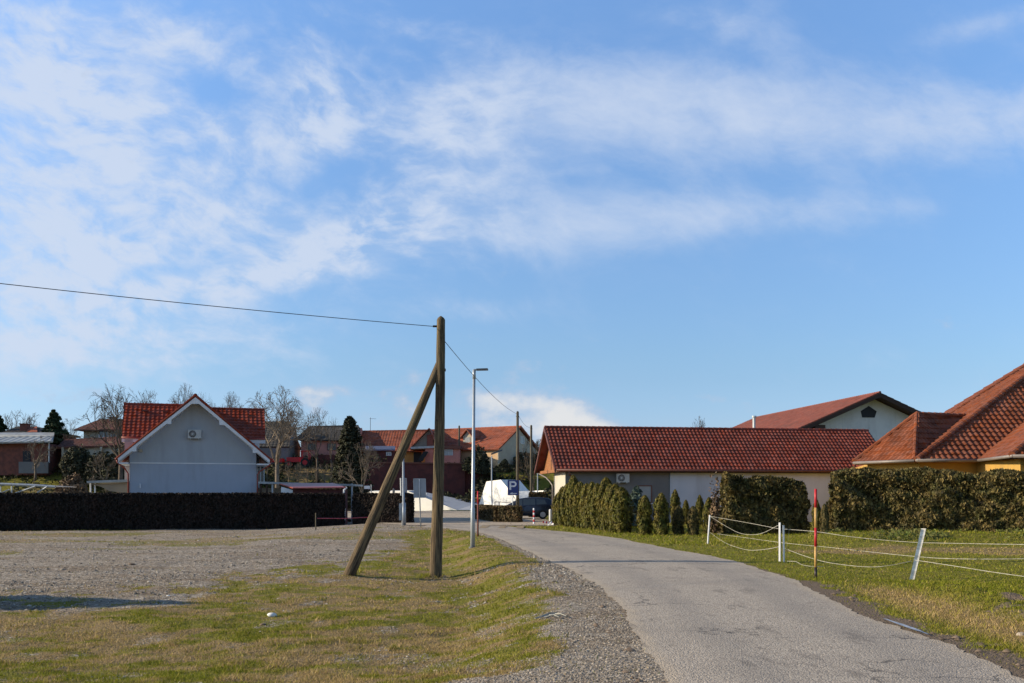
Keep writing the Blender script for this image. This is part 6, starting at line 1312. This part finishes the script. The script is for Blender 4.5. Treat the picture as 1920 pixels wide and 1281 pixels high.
bare_tree('bare_tree', 'small crooked bare tree in front of the brick shed', 66, 815, 106, sp(42, 106), 112, 0.13, 5, bark_pale, group=T_, z0=3.5)
bare_tree('bare_tree', 'leafless low tree forking on the bank before the plum-tiled barn', 200, 848, 103, sp(40, 103), 113, 0.10, 5, bark_pale, group=T_, z0=2.2)
bare_tree('bare_tree', 'bare tree with many slanting twigs at the left end of the retaining wall', 681, 822, 100, sp(60, 100), 114, 0.13, 5, bark_pale, group=T_)
bare_tree('bare_tree', 'twiggy bare tree in front of the grey gable end', 998, 822, 128, sp(52, 128), 115, 0.16, 5, bark, group=T_, nb=3)
bare_tree('bare_tree', 'small distant bare tree above the ridge of the long building', 1310, 781, 150, sp(50, 150), 116, 0.2, 5, group=T_)
bare_tree('bare_tree', 'sapling between the pole and the long building gable', 1018, 822, 150, sp(30, 150), 117, 0.16, 5, group=T_)
labs = ['pale', 'crooked', 'thin', 'tall', 'dark', 'forked', 'short', 'leaning']
sap = [(502, 850, 108), (522, 858, 105), (541, 862, 106), (560, 868, 106), (576, 870, 104), (592, 868, 105), (610, 866, 108), (623, 862, 104), (640, 872, 106), (668, 862, 107)]
where = ['nearest the scarlet roof', 'below the tall dark barn', 'left of the red tractor', 'right under the red tractor', 'under the left corner of the pink house', 'below the middle of the pink house', 'left of the broad dark evergreen', 'at the foot of the broad dark evergreen', 'under the dark evergreen crown', 'between the evergreen and the retaining wall']
for i, (px_, pyt, Y) in enumerate([(a_, b_, c_ + 25) for a_, b_, c_ in sap]):
    bare_tree('sapling', '%s leafless sapling on the bank %s' % (labs[i % 8], where[i]), px_, pyt, Y, sp(20, Y), 200 + i, 0.07, 3, bark_pale, group='leafless saplings on the bank', forkh=0.45)

# ------------------------------------------------------------------ loose things on the ground
def twig_pile():
    g_ = GH(284, 988); t = thing('brushwood_pile', 'heap of dark cut twigs at the foot of the long hedge', 'brushwood', g_); rnd = random.Random(5); m = MB()
    for k in range(260):
        a = rnd.uniform(0, 6.28); r = rnd.random() ** 0.6 * 0.75; x = g_.x + r * math.cos(a); y = g_.y + 0.5 * r * math.sin(a); h = 0.55 * (1 - r / 0.8) * rnd.random(); d = Vector((rnd.gauss(0, 1), rnd.gauss(0, 1), rnd.gauss(0.2, 0.5))).normalized() * rnd.uniform(0.15, 0.4)
        p = Vector((x, y, g_.z + h + 0.05)); m.path([p - d, p + d], [0.014, 0.008], 4, False)
    m.build('twigs', twig_m, t)
twig_pile()
def rock(px_, py_, s, label, mt, flat=0.55):
    g_ = GH(px_, py_); rnd = random.Random(int(px_)); m = MB(); pts = []
    n1, n2 = 8, 5
    for i in range(1, n2):
        th = math.pi * i / n2
        for k in range(n1): a = 2 * math.pi * k / n1; r = s * (1 + rnd.uniform(-.15, .15)); pts.append((r * math.sin(th) * math.cos(a) * 1.3, r * math.sin(th) * math.sin(a), r * math.cos(th) * flat))
    top_, bot = len(pts), len(pts) + 1; pts += [(0, 0, s * flat), (0, 0, -s * flat)]; fs = []
    for i in range(n2 - 2):
        for k in range(n1): fs.append((i * n1 + k, (i + 1) * n1 + k, (i + 1) * n1 + (k + 1) % n1, i * n1 + (k + 1) % n1))
    for k in range(n1): fs.append((top_, k, (k + 1) % n1)); fs.append((bot, (n2 - 2) * n1 + (k + 1) % n1, (n2 - 2) * n1 + k))
    m.add(pts, fs); o = m.build('rock', mt, None, True); o.location = g_ + Vector((0, 0, s * flat * 0.35)); setp(o, label, 'rock')
rock(510, 1156, 0.062, 'single bright white stone lying in the grass left of the brace', stone_white, 0.7)
rock(175, 1158, 0.05, 'flat dark stone in the grass at the lower left', stone_m, 0.3)
rock(247, 1059, 0.075, 'dark clod lying on the gravel yard', soil_m, 0.4)
rock(316, 1118, 0.035, 'small pale stone at the edge of the gravel yard', stone_white, 0.5)
rock(1915, 1193, 0.05, 'pale stone in the soil at the right edge', stone_m, 0.7)
rock(493, 1173, 0.045, 'small dark stone below the white stone', soil_m, 0.6)
rock(118, 1069, 0.06, 'pale stone half buried in the gravel yard', stone_m, 0.5)
g_ = GH(1030, 1158); t = thing('broken_branch', 'pale broken branch lying on the gravel verge left of the road', 'branch', g_); m = MB()
for a, b in (((1003, 1164), (1060, 1154)), ((1015, 1160), (1045, 1153)), ((1020, 1162), (1052, 1159)), ((1040, 1156), (1062, 1160)), ((1030, 1158), (1048, 1162))):
    p, q_ = GH(*a), GH(*b); m.path([p + Vector((0, 0, 0.03)), (p + q_) / 2 + Vector((0, 0, 0.05)), q_ + Vector((0, 0, 0.03))], [0.012, 0.010, 0.005], 5)
m.build('branch', tape_m, t)
# puddle
m = MB(); pts = []
for k in range(40):
    f = k / 19 if k < 20 else (39 - k) / 19; px_ = 1652 + 84 * f; py_ = 1164 + 30 * f ** 1.05; wv_ = math.sin(math.pi * min(max(f, 0.02), 0.98)) ** 0.6
    p = GH(px_, py_); o_ = (1 if k < 20 else -1) * 0.035 * wv_ * (0.6 + 0.8 * float(vnoise(f * 9 + (0 if k < 20 else 30), 0, 1.0))); pts.append((p.x + 0.03 + o_, p.y + 0.3 * o_, 0.030))
m.add(pts, [tuple(range(40))]); o = m.build('water', mat('puddle', (0.16, 0.165, 0.18), (0.42, 0.45, 0.50), 0.38, 9, spec=0.6)); setp(o, kind='structure')
# faded yellow road marks near the junction
m = MB()
for px_, py_, w in ((907, 989.0, 11), (941, 989.2, 10), (974, 989.5, 15)):
    a, b = GH(px_ - w / 2, py_ - 2.2), GH(px_ + w / 2, py_ + 2.4); m.add([(a.x, b.y, 0.04), (b.x, b.y, 0.04), (b.x + 0.1, a.y, 0.04), (a.x + 0.1, a.y, 0.04)], [(0, 1, 2, 3)])
o = m.build('road_marking', mat('faded_yellow', (0.34, 0.23, 0.10), (0.22, 0.19, 0.14), 0.8, 2.5)); setp(o, kind='structure')
# spruce added out of frame, stands in for the unseen thing shading the yard
conifer('spruce', 'spruce added unseen past the left edge to throw a shadow on the yard', -360, 0, 868, 19.1, 1.8, 16000, leaf_spruce, 71, 0.14, 14, 0.1, 'tree', 0.4)
